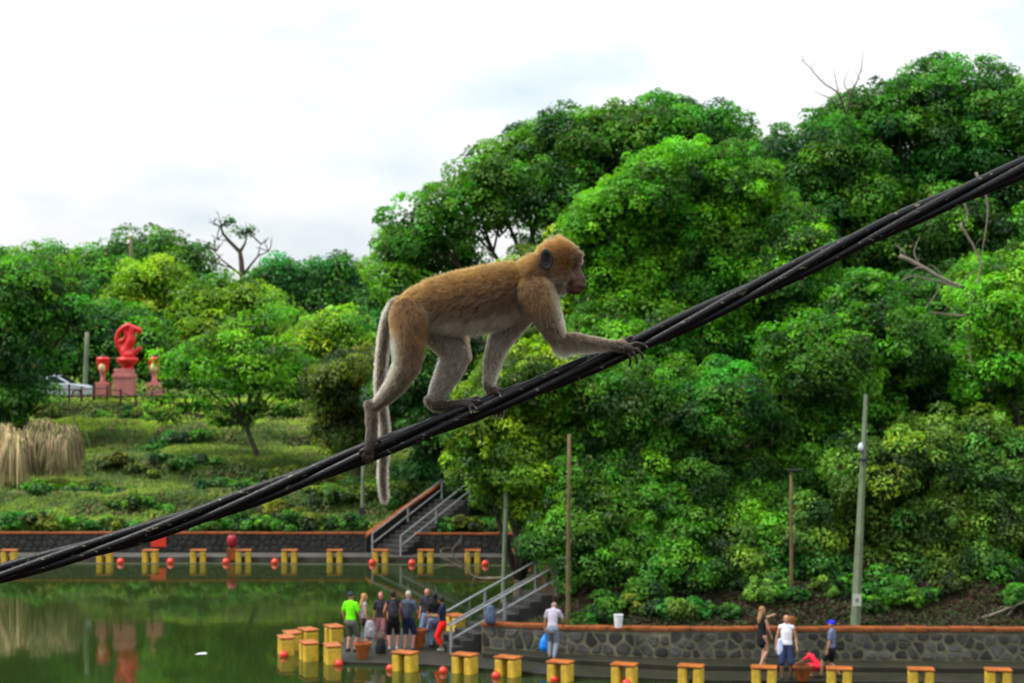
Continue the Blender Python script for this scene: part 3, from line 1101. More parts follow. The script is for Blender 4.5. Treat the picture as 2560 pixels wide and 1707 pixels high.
def crown_points(lobes, rng, sub_r, per, leaf, base, tip, gap=0.0, flat_top=0.0, bottom=-0.55, back=True):
    C, N, S, K = [], [], [], []
    base, tip = np.array(base) * 1.1, np.array(tip) * np.array([1.6, 1.85, 1.2])
    for lb in lobes:
        c, rx, rz_ = np.array(lb[0]), lb[1], lb[2]
        lt = lb[3] if len(lb) > 3 else 0.0
        rr = np.array([rx, rx, rz_])
        lobe_h = rng.normal() * 0.11
        nsub = max(6, int(4 * math.pi * ((rx * rx + 2 * rx * rz_) / 3) / (sub_r * sub_r * 1.9)))
        D = fib_dirs(nsub, rng)
        D = D[(D[:, 2] > bottom) & (rng.random(nsub) > gap)]
        D = D[(D[:, 1] < 0.55)] if back else D     # far side of the crown carries few clumps
        for d in D:
            sprig = rng.random() < 0.16
            cc = c + d * rr * (rng.uniform(1.08, 1.32) if sprig else rng.uniform(0.70, 1.10))
            sr = sub_r * (rng.uniform(0.4, 0.7) if sprig else rng.uniform(0.6, 1.45))
            m = int(per * (sr / sub_r) ** 2 * rng.uniform(0.7, 1.2)) + 4
            out = unit(d[None] / rr[None] * rx)[0]
            ld = unit(rng.normal(size=(m, 3)) + out * 0.55 + np.array([0, 0, 0.35]))
            rad = sr * rng.uniform(0.45, 1.05, size=(m, 1)) ** 0.6
            pos = cc + ld * rad * np.array([1.15, 1.15, 0.85])
            nr = unit(ld * 0.9 + np.array([0, 0, 0.5]) + rng.normal(size=(m, 3)) * 0.45)
            hue = rng.normal(0, 1)
            br = np.clip(0.36 + 0.36 * rng.normal() + lt + 0.22 * d[2], 0, 1.3)  # clumps on lobe tops coloured brighter, light from above painted in
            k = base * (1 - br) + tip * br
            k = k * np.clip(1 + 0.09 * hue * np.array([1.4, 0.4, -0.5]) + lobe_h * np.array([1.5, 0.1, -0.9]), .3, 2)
            kk = k[None] * rng.uniform(0.7, 1.3, size=(m, 1)) * (1 + 0.10 * rng.normal(size=(m, 3)) * np.array([1.0, 0.4, 0.5]))
            yl = rng.random(m) < 0.02
            kk[yl] = np.array([0.20, 0.17, 0.03]) * rng.uniform(0.6, 1.1, size=(yl.sum(), 1))
            C.append(pos); N.append(nr); K.append(kk)
            S.append(leaf * rng.uniform(0.6, 1.35, size=m))
        # sparse inner leaves keep the lobe from being hollow
        m = int(per * nsub * 0.07) + 20
        ld = unit(rng.normal(size=(m, 3)))
        pos = c + ld * rr * (rng.random((m, 1)) ** 0.4) * 0.78
        C.append(pos); N.append(unit(ld + rng.normal(size=(m, 3)) * 0.6))
        S.append(leaf * rng.uniform(1.2, 2.2, size=m))
        K.append(np.repeat(base[None] * 0.9, m, 0) * rng.uniform(0.7, 1.2, size=(m, 1)))  # inner leaves keep the dark tone, crown shade put into the colour
    return np.concatenate(C), np.concatenate(N), np.concatenate(S), np.clip(np.concatenate(K), 0.002, 0.6)


PAL = {
    'deep': ((0.012, 0.050, 0.010), (0.055, 0.165, 0.020)),
    'mid': ((0.016, 0.062, 0.008), (0.080, 0.215, 0.018)),
    'bright': ((0.028, 0.095, 0.006), (0.130, 0.300, 0.014)),
    'yellow': ((0.028, 0.080, 0.006), (0.160, 0.270, 0.016)),
    'olive': ((0.026, 0.048, 0.008), (0.120, 0.150, 0.022)),
    'blue': ((0.013, 0.054, 0.015), (0.058, 0.180, 0.036)),
    'vine': ((0.018, 0.055, 0.010), (0.120, 0.210, 0.035)),
}


def tree(name, label, lobes_px, Y, pal, base_px, trunk_r=0.22, group='trees on the banks', seed=0, leaf=None, per=95, gap=0.08,
         sub=None, cat='tree', limbs=True, bottom=-0.55, bark='bark', aspect=0.5, dy=1.3, ground=False, sink=0):
    rng = np.random.default_rng(1000 + seed)
    base, tip = PAL[pal] if isinstance(pal, str) else pal
    lobes = []
    for lp in lobes_px:
        px, py, r = lp[0], lp[1] + sink, lp[2]
        rzz = lp[3] if len(lp) > 3 and lp[3] else r * 0.88
        lt = lp[4] if len(lp) > 4 else 0.0
        yy = Y + rng.uniform(-1, 1) * dy
        q = at(px, py, yy)
        if ground:
            q.z = tz(q.x, q.y) + rzz * 0.5
        lobes.append(((q.x, q.y, q.z), r, rzz, lt))
    main = list(lobes)
    for (c_, r, rzz, lt) in main:          # smaller bumps break up each big lobe
        if r < 0.85 or rzz < 0.6 * r:
            continue
        for _ in range(5):
            d = unit(rng.normal(size=(1, 3)) + np.array([0, -0.7, 0.25]))[0]
            rs_ = r * rng.uniform(.28, .52)
            cc = np.array(c_) + d * np.array([r, r, rzz]) * rng.uniform(.75, 1.0)
            lobes.append((tuple(cc), rs_, rs_ * rng.uniform(.7, 1.0), lt + rng.normal() * .16))
    bx = xpx(base_px, Y)
    gz = tz(bx, Y + 0.3)
    root = empty(name, (bx, Y + 0.3, gz), label, cat, group)
    off = np.array(root.location)
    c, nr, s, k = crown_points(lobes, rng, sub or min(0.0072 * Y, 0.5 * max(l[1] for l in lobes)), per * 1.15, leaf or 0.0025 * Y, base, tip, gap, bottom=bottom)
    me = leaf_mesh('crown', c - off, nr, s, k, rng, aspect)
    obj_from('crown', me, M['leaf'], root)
    mb = MB()
    cen = Vector(np.mean([np.array(l[0]) for l in lobes], 0)) - Vector(off)
    top = max(l[0][2] for l in lobes) - off[2]
    bot = min(l[0][2] for l in lobes) - off[2]
    fork = Vector((cen.x * 0.5, 0.2, max(0.25 * top, 0.6 * bot if bot > 0 else 0.2)))
    mb.tube([(0, 0, -0.4), (0.05, 0, 0.15), (fork.x * 0.5, 0.1, fork.z * 0.5), fork], [trunk_r * 1.5, trunk_r * 1.1, trunk_r, trunk_r * 0.8], 9)
    if limbs:
        for l in main:
            e = Vector(l[0]) - Vector(off)
            m1 = fork.lerp(e, 0.35) + Vector((rng.uniform(-.3, .3), rng.uniform(-.2, .2), rng.uniform(0, .5)))
            m2 = fork.lerp(e, 0.75) + Vector((rng.uniform(-.25, .25), rng.uniform(-.2, .2), rng.uniform(0, .35)))
            ee = e + Vector((0, 0, l[2] * 0.35))
            mb.tube([fork - Vector((0, 0, 0.15)), m1, m2, ee], [trunk_r * 0.6, trunk_r * 0.4, trunk_r * 0.26, trunk_r * 0.1], 6)
            for _ in range(3):
                g = e + Vector(tuple(rng.normal(size=3) * np.array([l[1], l[1], l[2]]) * 0.55))
                mb.tube([m2, m2.lerp(g, 0.5) + Vector((0, 0, 0.15)), g], [trunk_r * 0.2, trunk_r * 0.14, trunk_r * 0.05], 5)
    mb.build('trunk', M[bark], root, smooth=True)
    return root


# ---- the wooded bank on the right
G = 'trees on the wooded right bank'
tree('umbrella_tree', 'tall spreading umbrella tree with airy left edge against the sky',
     [(1012, 640, 1.5), (985, 720, 1.1), (1068, 560, 1.6), (1130, 640, 1.1), (1180, 500, 1.7), (1300, 440, 1.7), (1400, 400, 1.8), (1400, 510, 1.4),
      (1480, 480, 1.6), (1550, 375, 1.9), (1665, 330, 1.6), (1660, 440, 1.8), (1775, 390, 1.9), (1865, 420, 1.6), (1440, 350, 1.5), (1560, 310, 1.0), (1655, 275, 0.9),
      (1330, 380, 1.2), (1225, 430, 1.2), (1770, 330, 1.2)],
     74, 'mid', 1440, 0.3, G, 1, sink=16, per=88, gap=0.14, dy=2)
tree('broad_tree', 'largest domed tree with bare twigs above its top beside the tall umbrella tree',
     [(1955, 410, 1.7), (2050, 350, 1.6), (2145, 305, 1.6), (2230, 260, 1.5), (2330, 215, 1.5), (2430, 225, 1.6), (2525, 260, 1.4), (2640, 290, 1.9),
      (2000, 520, 1.9), (2130, 440, 2.0), (2260, 390, 1.9), (2400, 370, 1.9), (2540, 420, 1.9), (2080, 620, 1.8), (2230, 550, 2.0), (2380, 540, 1.9),
      (2520, 590, 1.9), (2660, 480, 2.0), (2680, 680, 2.0), (2350, 670, 1.7), (2470, 710, 1.7), (2190, 690, 1.7)],
     67, ((0.014, 0.056, 0.010), (0.066, 0.195, 0.020)), 2300, 0.35, G, 2, sink=42, per=95, gap=0.08, dy=1.8)
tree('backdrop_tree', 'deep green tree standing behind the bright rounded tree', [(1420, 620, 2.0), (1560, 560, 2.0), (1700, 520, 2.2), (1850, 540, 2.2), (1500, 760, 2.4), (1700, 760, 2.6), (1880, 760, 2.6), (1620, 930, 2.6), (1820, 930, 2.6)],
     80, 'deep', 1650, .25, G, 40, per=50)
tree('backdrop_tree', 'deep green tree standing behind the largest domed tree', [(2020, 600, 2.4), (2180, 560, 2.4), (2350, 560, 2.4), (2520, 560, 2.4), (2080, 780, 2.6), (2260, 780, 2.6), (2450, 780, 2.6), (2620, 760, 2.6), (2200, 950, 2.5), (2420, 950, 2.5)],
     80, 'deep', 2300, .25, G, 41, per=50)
tree('bright_tree', 'bright yellow green rounded tree in the middle of the wooded bank',
     [(1620, 490, 1.3, None, .25), (1735, 445, 1.3, None, .05), (1855, 490, 1.4), (1555, 585, 1.5, None, .35), (1690, 580, 1.7, None, .15), (1840, 590, 1.8),
      (1975, 620, 1.5), (1500, 690, 1.3, None, .25), (1630, 710, 1.8, None, .1), (1790, 730, 1.8), (1945, 745, 1.7), (1570, 840, 1.6), (1720, 860, 1.8),
      (1870, 880, 1.8), (2030, 850, 1.5), (1500, 560, .9, None, .3)],
     60, ((0.018, 0.075, 0.008), (0.095, 0.265, 0.014)), 1760, 0.26, G, 3, per=100)
tree('leafy_tree', 'yellowish leafy tree standing behind the head of the monkey',
     [(1430, 640, 1.0), (1460, 730, 1.3, None, .1), (1400, 800, 1.2), (1490, 830, 1.3), (1430, 900, 1.3), (1330, 720, 1.1), (1320, 810, 1.2)],
     64, 'yellow', 1420, 0.16, G, 4)
tree('leafy_tree', 'yellow green tree overhanging the quay stairs at the left end of the bank',
     [(1360, 930, 1.3), (1265, 985, 1.2), (1230, 1090, 1.2), (1340, 1060, 1.4, None, .15), (1440, 1030, 1.3), (1215, 1180, 0.9), (1290, 1180, 1.1, None, .1),
      (1400, 1160, 1.3), (1180, 1060, .7), (1340, 1260, .9), (1230, 1250, .5)],
     57, 'yellow', 1283, 0.20, G, 5)
tree('leafy_tree', 'mid green bushy tree filling the centre of the wooded bank',
     [(1520, 990, 1.4), (1520, 1080, 1.3), (1650, 1010, 1.4), (1790, 1020, 1.4), (1900, 1040, 1.3), (1480, 1190, 1.2), (1610, 1170, 1.4), (1750, 1180, 1.4),
      (1880, 1180, 1.3), (1690, 1090, 1.2)],
     56, 'mid', 1680, 0.2, G, 6)
SHL = ['leafy shrub on the bank right behind the tall thin weathered pole', 'upper leafy shrub on the bank left of the white bucket', 'upper leafy shrub on the bank right of the white bucket',
       'full rounded shrub midway between the white bucket and the thin lamp pole', 'leafy shrub on the bank just left of the thin lamp pole', 'leafy shrub directly behind the thin brown lamp pole',
       'low shrub on the earth just right of the weathered pole', 'low shrub on the earth directly above the white bucket', 'low shrub overhanging bare earth right of the white bucket',
       'low shrub above the wall left of the person in black dress', 'low shrub at the foot of the thin lamp pole above the bald person', 'low shrub between the thin lamp pole and the thick concrete pole']
sh = [(1400, 1350, 0.9), (1510, 1310, 1.1), (1630, 1310, 1.1), (1750, 1330, 1.2), (1870, 1320, 1.1), (1980, 1330, 1.1), (1470, 1410, .75), (1575, 1420, .8),
      (1690, 1420, .85), (1830, 1410, .9), (1930, 1425, .8), (2030, 1420, .8)]
for i, s in enumerate(sh):
    tree('bank_shrub', SHL[i],
         [s, (s[0] - 55, s[1] + 25, s[2] * .6), (s[0] + 55, s[1] + 15, s[2] * .65), (s[0] + random.uniform(-20, 20), s[1] - 60, s[2] * .7)],
         53.6 + (0.9 if s[1] < 1380 else 0.1) , random.choice(['mid', 'mid', 'bright', 'vine', 'blue']), s[0], 0.05, 'shrubs on the earthy bank', 30 + i, cat='shrub', dy=0.3)
tree('leafy_tree', 'dark leafy tree behind the thick concrete pole',
     [(2060, 930, 1.5), (2110, 1060, 1.4), (2010, 1090, 1.3), (2070, 1200, 1.3), (2000, 1230, 1.2), (2150, 800, 1.5), (2120, 1300, 1.0), (2060, 1330, 1.1), (2250, 870, 1.2)],
     57, 'mid', 2060, 0.2, G, 7)
tree('leafy_tree', 'bright leafy tree beside the bleached dead branches at the edge of the wood',
     [(2500, 790, 1.3, None, .2), (2570, 880, 1.5, None, .1), (2490, 940, 1.1, None, .2), (2590, 1020, 1.3), (2690, 900, 1.6), (2480, 720, 1.0), (2580, 700, 1.2)],
     57, 'bright', 2560, 0.18, G, 8)
tree('dense_tree', 'shadowed dense tree deep between the dead branches and the bright edge tree',
     [(2300, 960, 1.6), (2400, 900, 1.5), (2400, 1040, 1.5), (2230, 1080, 1.4), (2500, 1090, 1.4), (2330, 820, 1.5), (2420, 770, 1.5)],
     61, 'deep', 2380, 0.2, G, 9)
vine = [(2190, 1170, 1.2), (2300, 1150, 1.3), (2430, 1160, 1.3), (2550, 1180, 1.3), (2210, 1290, 1.2), (2330, 1300, 1.3), (2460, 1310, 1.2), (2260, 1390, 1.0),
        (2370, 1400, 1.0), (2180, 1400, .9), (2440, 1440, .7), (2300, 1490, .45), (2160, 1470, .5), (2400, 1490, .4), (2560, 1310, 1.2), (2690, 1200, 1.5), (2690, 1350, 1.4), (2350, 1460, .6), (2250, 1450, .6)]
tree('vine_thicket', 'olive green vine thicket hanging over the bank right of the concrete pole', vine, 54.6, 'vine', 2330, 0.12, G, 10, per=80, cat='thicket', dy=0.5, leaf=0.13)
tree('dense_tree', 'dark green tree at the left foot of the wooded bank behind the stairs',
     [(1000, 790, 1.6), (1090, 800, 1.8), (1180, 810, 1.8), (1045, 910, 1.7), (1150, 950, 1.8), (1090, 1050, 1.6), (1000, 990, 1.2), (1180, 1080, 1.5),
      (1060, 1150, 1.1), (1170, 1190, 1.3), (1240, 880, 1.6), (1120, 1240, .7), (1230, 1170, 1.2), (1260, 1250, .9)],
     84, 'blue', 1130, 0.25, G, 11)

# ---- the far bank on the left
G2 = 'trees on the far bank'
tree('dark_tree', 'dark spreading tree left of the silver car', [(30, 750, 2.0), (120, 730, 1.7), (20, 850, 1.9), (105, 830, 1.6), (185, 790, 1.2, .7), (40, 950, 1.7), (10, 1020, 1.4),
     (60, 1010, 1.0), (-60, 800, 2.2), (-60, 950, 2.2)], 97, ((0.014, 0.056, 0.010), (0.066, 0.195, 0.020)), 60, 0.3, G2, 12, per=80)
tree('backdrop_tree', 'bright row-topped tree at the skyline left of the domed tree', [(20, 690, 2.1), (100, 680, 2.1), (190, 685, 2.0), (270, 700, 1.9), (60, 770, 2.2), (150, 770, 2.2), (250, 775, 2.0),
     (-60, 700, 2.2), (-50, 780, 2.3)], 125, 'mid', 150, 0.3, G2, 13, sink=16, per=75)
tree('backdrop_tree', 'shaded tree behind the pale pole and the car', [(160, 850, 2.0), (240, 850, 2.1), (330, 850, 2.2), (200, 900, 2.0), (290, 910, 2.1), (380, 900, 2.0), (120, 900, 1.8)], 113, 'deep', 250, 0.3, G2, 14, per=75)
tree('domed_tree', 'dark domed tree rising above the skyline of the far bank', [(290, 650, 2.5), (355, 605, 2.4), (430, 622, 2.5), (490, 665, 2.4), (350, 690, 2.9), (440, 700, 2.9), (250, 690, 2.0), (520, 710, 2.0)],
     160, 'deep', 380, 0.4, G2, 15, sink=38, per=80)
tree('lime_tree', 'bright lime green feathery tree below the domed tree', [(375, 690, 1.6, None, .3), (410, 700, 1.4, None, .3), (335, 745, 1.6, None, .2), (430, 750, 1.8, None, .2), (380, 790, 1.9), (315, 810, 1.5), (460, 805, 1.7),
     (400, 860, 1.7), (470, 870, 1.5)], 118, 'yellow', 400, 0.2, G2, 16, sink=20, per=80)
tree('willowy_tree', 'pale willowy tree with loose upright foliage on the far bank', [(500, 740, 1.7), (560, 715, 1.6), (620, 735, 1.7), (685, 765, 1.5), (500, 820, 1.8), (590, 815, 1.9), (680, 835, 1.7), (540, 880, 1.7), (640, 890, 1.7)],
     115, 'yellow', 590, 0.2, G2, 17, sink=42, per=75, gap=0.15)
tree('dark_tree', 'dark bluish tree with spiky top left of the mast', [(700, 690, 1.8), (705, 655, 1.1), (760, 735, 2.0), (730, 800, 2.1), (785, 650, .7), (780, 690, .9), (670, 720, 1.2)], 130, 'blue', 740, 0.2, G2, 18, sink=32, per=75, gap=0.15)
tree('dark_tree', 'dark bluish tree around the thin mast', [(845, 655, 1.0), (835, 700, 1.5), (880, 690, .9), (900, 730, 2.0), (955, 760, 1.9), (830, 790, 2.1), (920, 820, 2.1), (1000, 720, 1.4), (990, 830, 2.0)], 132, 'blue', 900, 0.2, G2, 19, sink=32, per=75, gap=0.15)
fl = 0.36
tree('tiered_tree', 'tiered green tree with flat layered branches and slim trunk on the terraces',
     [(650, 830, 1.3, fl), (570, 865, 1.5, fl, .1), (690, 880, 1.5, fl, .1), (490, 905, 1.4, fl), (610, 920, 1.7, fl), (740, 935, 1.3, fl), (550, 960, 1.5, fl), (670, 965, 1.5, fl),
      (450, 960, 1.3, fl), (770, 985, 1.2, fl), (490, 1015, 1.4, fl), (620, 1020, 1.5, fl), (720, 1030, 1.2, fl), (560, 1055, 1.0, fl), (410, 1040, .9, fl), (420, 900, .8, fl), (660, 795, .9, fl), (400, 1000, .8, fl)],
     91, 'bright', 640, 0.13, G2, 20, per=70, gap=0.25)
tree('yellow_bush', 'yellow green round bush between the tiered tree and the monkey tail', [(790, 860, 1.4), (850, 845, 1.4, None, .2), (910, 860, 1.4), (820, 900, 1.5), (900, 910, 1.5), (960, 880, 1.3)], 106, 'yellow', 850, 0.12, G2, 21, per=85, cat='bush')
tree('weeping_tree', 'olive drooping tree behind the hind legs of the monkey', [(860, 960, 1.3), (925, 935, 1.4), (820, 1025, 1.1), (900, 1025, 1.4), (860, 1085, 1.1), (945, 1060, 1.2), (975, 990, 1.2), (800, 980, .8)],
     88, 'olive', 890, 0.14, G2, 22, per=85)
LBL = ['small bush in front of the pink plinth of the red sculpture', 'small bush just right of the pink plinth on the lawn edge', 'tiny bush beside the lantern next to the car', 'bush between the pink plinth and the finial lantern',
       'small bush at the base of the lantern with dark finial', 'small bush at the rear of the silver car']
for i, (px, py, r) in enumerate([(328, 992, .5), (352, 990, .45), (250, 945, .3), (350, 948, .45), (372, 965, .4), (112, 985, .5)]):
    tree('lawn_bush', LBL[i], [(px, py, r), (px + 22, py + 10, r * .7)], 102 if py > 940 else 103.8, random.choice(['deep', 'mid', 'olive']), px, 0.04,
         'bushes around the sculpture lawn', 60 + i, cat='bush', limbs=False, dy=.3, ground=True, leaf=.15)
px = -30
i = 0
while px < 1260:
    r = random.uniform(0.3, 0.55)
    if not (905 < px < 1090):
        tree('low_shrub', 'low dark shrub growing just behind the far stone wall', [(px, 1322 - r * 22, r), (px + 30, 1325 - r * 16, r * .7)], 80.0, random.choice(['deep', 'mid', 'deep', 'olive']), px, 0.03,
             'shrubs behind the far wall', 80 + i, cat='shrub', limbs=False, dy=0.25, per=60, ground=True)
    px += random.uniform(34, 75)
    i += 1
for i, (px, py, r, Yy) in enumerate([(700, 1130, .8, 88.0), (450, 1100, .6, 90), (300, 1120, .5, 90), (560, 1180, .6, 86), (740, 1090, .7, 90), (250, 1200, .45, 85), (90, 1200, .6, 85.6),
                                     (420, 1040, .7, 95), (690, 1240, .6, 83), (330, 1245, .45, 83), (830, 1190, .7, 84), (940, 1150, .9, 85), (985, 1180, .8, 85)]):
    tree('terrace_bush', 'scrubby green bush on the grassy terraces below the lawn', [(px, py, r, r * .5), (px + 45, py + 8, r * .8, r * .35), (px - 44, py + 10, r * .7, r * .3), (px + 85, py, r * .5, r * .25)], Yy, random.choice(['olive', 'deep', 'mid']), px, 0.03,
         'bushes on the grassy terraces', 120 + i, cat='bush', limbs=False, dy=.6, per=50, ground=True, gap=.3)


px, i = 1440, 0
while px < 2570:
    r = random.uniform(.2, .62)
    tree('bank_fern', 'small low plant on the bare earth just above the wall coping', [(px, 1478 - r * 20 + random.uniform(-14, 14), r), (px + 26, 1490 - r * 14, r * .7)], random.uniform(51.7, 53.4), random.choice(['mid', 'deep', 'vine', 'olive', 'deep']), px, 0.03,
         'low plants on the bare earth', 160 + i, cat='plant', limbs=False, dy=.2, per=60, leaf=.12, ground=True)
    px += random.uniform(32, 70)
    i += 1


# ---- bare and dead branches
rb = random.Random(3)


def branches(name, label, base, limbs_, mat, cat='branch', tufts=None, group=None):
    root = empty(name, base, label, cat, group)
    off = -Vector(base)
    mb = MB()
    for pts, rr in limbs_:
        n = len(pts)
        Q = []
        for i in range(n - 1):
            p0, p1, p2, p3 = (Vector(pts[max(i - 1, 0)]), Vector(pts[i]), Vector(pts[i + 1]), Vector(pts[min(i + 2, n - 1)]))
            for t in (0, .25, .5, .75):
                Q.append(.5 * ((2 * p1) + (p2 - p0) * t + (2 * p0 - 5 * p1 + 4 * p2 - p3) * t * t + (3 * p1 - p0 - 3 * p2 + p3) * t ** 3) + off
                         + Vector((rb.uniform(-1, 1), rb.uniform(-1, 1), rb.uniform(-1, 1))) * rr * .3)
        Q.append(Vector(pts[-1]) + off)
        mb.tube(Q, [rr * (1 - 0.8 * i / (len(Q) - 1)) for i in range(len(Q))], 6)
        for k in range(2, len(Q) - 2, 3):      # side twigs
            e_ = Vector((rb.uniform(-1, 1), rb.uniform(-.6, .6), rb.uniform(-.6, 1))).normalized() * rr * rb.uniform(5, 11)
            mb.tube([Q[k], Q[k] + e_ * .5 + Vector((0, 0, rr)), Q[k] + e_], [rr * .25, rr * .18, rr * .06], 4)
    mb.build('limbs', mat, root, smooth=True)
    return root


def twig_set(start, spread, n, length, r, rng, up=0.6):
    out = []
    for _ in range(n):
        d = Vector((rng.uniform(-1, 1) * spread, rng.uniform(-.4, .4), rng.uniform(up * 0.4, 1.0)))
        d.normalize()
        L = length * rng.uniform(0.5, 1.0)
        p = [start]
        for k in range(4):
            d = (d + Vector((rng.uniform(-.3, .3), rng.uniform(-.2, .2), rng.uniform(-.1, .25)))).normalized()
            p.append(p[-1] + d * L / 4)
        out.append((p, r * rng.uniform(.5, 1)))
        for _ in range(2):
            k = rng.randint(1, 3)
            q = p[k]
            e = (d + Vector((rng.uniform(-.8, .8), 0, rng.uniform(-.2, .4)))).normalized()
            out.append(([q, q + e * L * .2, q + e * L * .38], r * .4))
    return out


rb = random.Random(3)
b = at(2115, 300, 66.0)
b.z = b.z
lims = [([b, at(2100, 240, 64), at(2055, 205, 64), at(2020, 165, 64), at(2003, 150, 64)], 0.05),
        ([b, at(2130, 230, 64), at(2150, 185, 64), at(2158, 130, 64)], 0.05),
        ([at(2100, 250, 64), at(2090, 205, 64), at(2083, 165, 64)], 0.03), ([at(2130, 240, 64), at(2110, 210, 64), at(2125, 170, 64)], 0.03),
        ([at(2100, 250, 66), at(2060, 240, 66), at(2030, 225, 66)], 0.03), ([at(2150, 200, 66), at(2135, 175, 66)], 0.02), ([b, at(2115, 420, 66.4), at(2150, 560, 67)], 0.06)]
branches('bare_twigs', 'bare leafless twigs sticking up above the largest domed tree', b, lims, M['deadwood'])
Yd = 55.6
D_ = lambda x, y: at(x, y, Yd)
lims = [([D_(2250, 640), D_(2300, 665), D_(2360, 700), D_(2410, 720), D_(2425, 770), D_(2420, 830), D_(2435, 950)], 0.085),
        ([D_(2410, 720), D_(2330, 700), D_(2280, 690), D_(2250, 705)], 0.05), ([D_(2420, 790), D_(2370, 785), D_(2320, 780)], 0.05),
        ([D_(2300, 665), D_(2285, 630), D_(2300, 590)], 0.035), ([D_(2360, 700), D_(2330, 750), D_(2310, 770)], 0.03),
        ([D_(2400, 560), D_(2430, 610), D_(2450, 660), D_(2440, 720), D_(2425, 770)], 0.05), ([D_(2400, 480), D_(2420, 540), D_(2400, 560)], 0.04), ([D_(2440, 430), D_(2470, 520), D_(2450, 660)], 0.045)]
branches('dead_branch', 'bleached dead branches hanging in front of the shadowed tree right of the cable', D_(2435, 950), lims, M['deadwood'])
D_ = lambda x, y: at(x, y, 54.6)
branches('dead_branch', 'short pale broken branch sticking out of the bushy bank tree', D_(1720, 1260), [([D_(1720, 1260), D_(1810, 1240), D_(1850, 1215), D_(1890, 1180)], 0.06)], M['deadwood'])
D_ = lambda x, y: at(x, y, 51.4)
branches('exposed_root', 'pale exposed roots in the earth bank above the stone wall', D_(2480, 1545), [([D_(2445, 1548), D_(2480, 1535), D_(2530, 1515), D_(2590, 1490)], 0.06),
         ([D_(2500, 1560), D_(2520, 1535), D_(2545, 1505)], 0.045), ([D_(2470, 1560), D_(2490, 1540), D_(2530, 1515)], 0.03)], M['deadwood'])
D_ = lambda x, y: at(x, y, 60)
branches('fallen_branch', 'pale fallen branch drooping into the lake behind the quay stairs', D_(1270, 1470),
         [([D_(1275, 1440), D_(1200, 1445), D_(1160, 1420), D_(1120, 1400), D_(1090, 1385)], 0.06), ([D_(1160, 1420), D_(1120, 1412), D_(1085, 1420)], 0.03),
          ([D_(1160, 1420), D_(1130, 1380), D_(1150, 1350), D_(1155, 1330)], 0.03), ([D_(1120, 1400), D_(1100, 1375), D_(1130, 1365)], 0.02)], M['deadwood'])
# thin skyline tree with two leafy tufts
Yp = 150
P_ = lambda x, y: at(x, y, Yp)
rt = empty('bare_pine', (P_(606, 760).x, Yp, tz(P_(606, 760).x, Yp)), 'thin bare tree with two small leafy tufts on the skyline', 'tree', G2)
mb = MB()
o_ = -Vector(rt.location)
for pts, r in (([(606, 830), (606, 690), (603, 650), (600, 630), (575, 605), (558, 585), (552, 568)], .28), ([(600, 630), (612, 610), (618, 590)], .16), ([(606, 690), (625, 665), (645, 640), (672, 628)], .14),
               ([(645, 640), (652, 610)], .07), ([(606, 690), (580, 670), (555, 650), (538, 630)], .14), ([(580, 670), (550, 662), (530, 655)], .08), ([(575, 605), (560, 600), (545, 600)], .06)):
    n = len(pts)
    mb.tube([P_(*p) + o_ for p in pts], [r * (1 - .7 * i / (n - 1)) for i in range(n)], 6)
for q, nn_ in (((672, 628), 4), ((652, 610), 4), ((538, 630), 4), ((530, 655), 4), ((552, 568), 3), ((618, 590), 4), ((545, 600), 3)):
    for pts, r in twig_set(P_(*q) + o_, 1.0, nn_, 1.5, .07, rb):
        mb.tube(pts, [r * (1 - .7 * i / (len(pts) - 1)) for i in range(len(pts))], 4)
mb.build('trunk', M['bark'], rt, smooth=True)
rng = np.random.default_rng(5)
lob = [(tuple(P_(566, 560)), .6, .45), (tuple(P_(580, 552)), .35, .3), (tuple(P_(606, 584)), .85, .5), (tuple(P_(622, 578)), .4, .35)]
c, nr, s, k = crown_points(lob, rng, .42, 9, .24, *PAL['blue'], .1)
obj_from('crown', leaf_mesh('crown', c + np.array(o_), nr, s, k, rng), M['leaf'], rt)

# ---- grass on the terraces
n = 120000
x = RNG.uniform(-34, 1.0, n)
y = 79.6 + 27 * RNG.random(n)
z = terrain_z(x, y)
t = (x - FAR_O.x) * FAR_U.x + (y - FAR_O.y) * FAR_U.y
s_ = (x - FAR_O.x) * FAR_V.x + (y - FAR_O.y) * FAR_V.y
keep = ~((t > -0.9) & (t < 5.6) & (s_ > -0.8) & (s_ < FAR_W + 0.6))
x, y, z = x[keep], y[keep], z[keep]
n = len(x)
patch = vnoise(x, y, 0.45, 9)
patch2 = vnoise(x, y, 1.6, 10)
sz = 0.10 + 0.26 * RNG.random(n) * (0.4 + patch2)
c = np.stack([x, y, z + sz * 0.3], 1)
nr = unit(np.stack([RNG.normal(0, .5, n), -0.8 + RNG.normal(0, .5, n), 0.7 + RNG.normal(0, .3, n)], 1))
lite = np.array([0.25, 0.38, 0.014])
dark = np.array([0.045, 0.095, 0.012])
straw = np.array([0.20, 0.16, 0.05])
u = np.clip(0.15 + 0.95 * patch + 0.25 * RNG.normal(size=n) * 0.6, 0, 1)[:, None]
e_ = 0.25
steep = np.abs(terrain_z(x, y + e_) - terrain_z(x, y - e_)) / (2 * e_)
u = np.clip(u - 0.22 + 0.55 * sstep(96, 102, y)[:, None] - 0.55 * sstep(.3, .7, steep)[:, None], 0, 1.15)  # blades on steep risers darkened, scrub shade put into their colour
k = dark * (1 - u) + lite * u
dry = ((RNG.random(n) < 0.06) | ((patch2 > 0.78) & (RNG.random(n) < 0.4)))
k[dry] = straw * RNG.uniform(.5, 1.1, (dry.sum(), 1))
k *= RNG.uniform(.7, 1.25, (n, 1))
tdir = np.stack([RNG.normal(0, .4, n), RNG.normal(0, .3, n), np.ones(n)], 1)
g = obj_from('grass', leaf_mesh('grass', c, nr, sz, np.clip(k, .003, .6), RNG, 0.35, tdir), M['grass'])
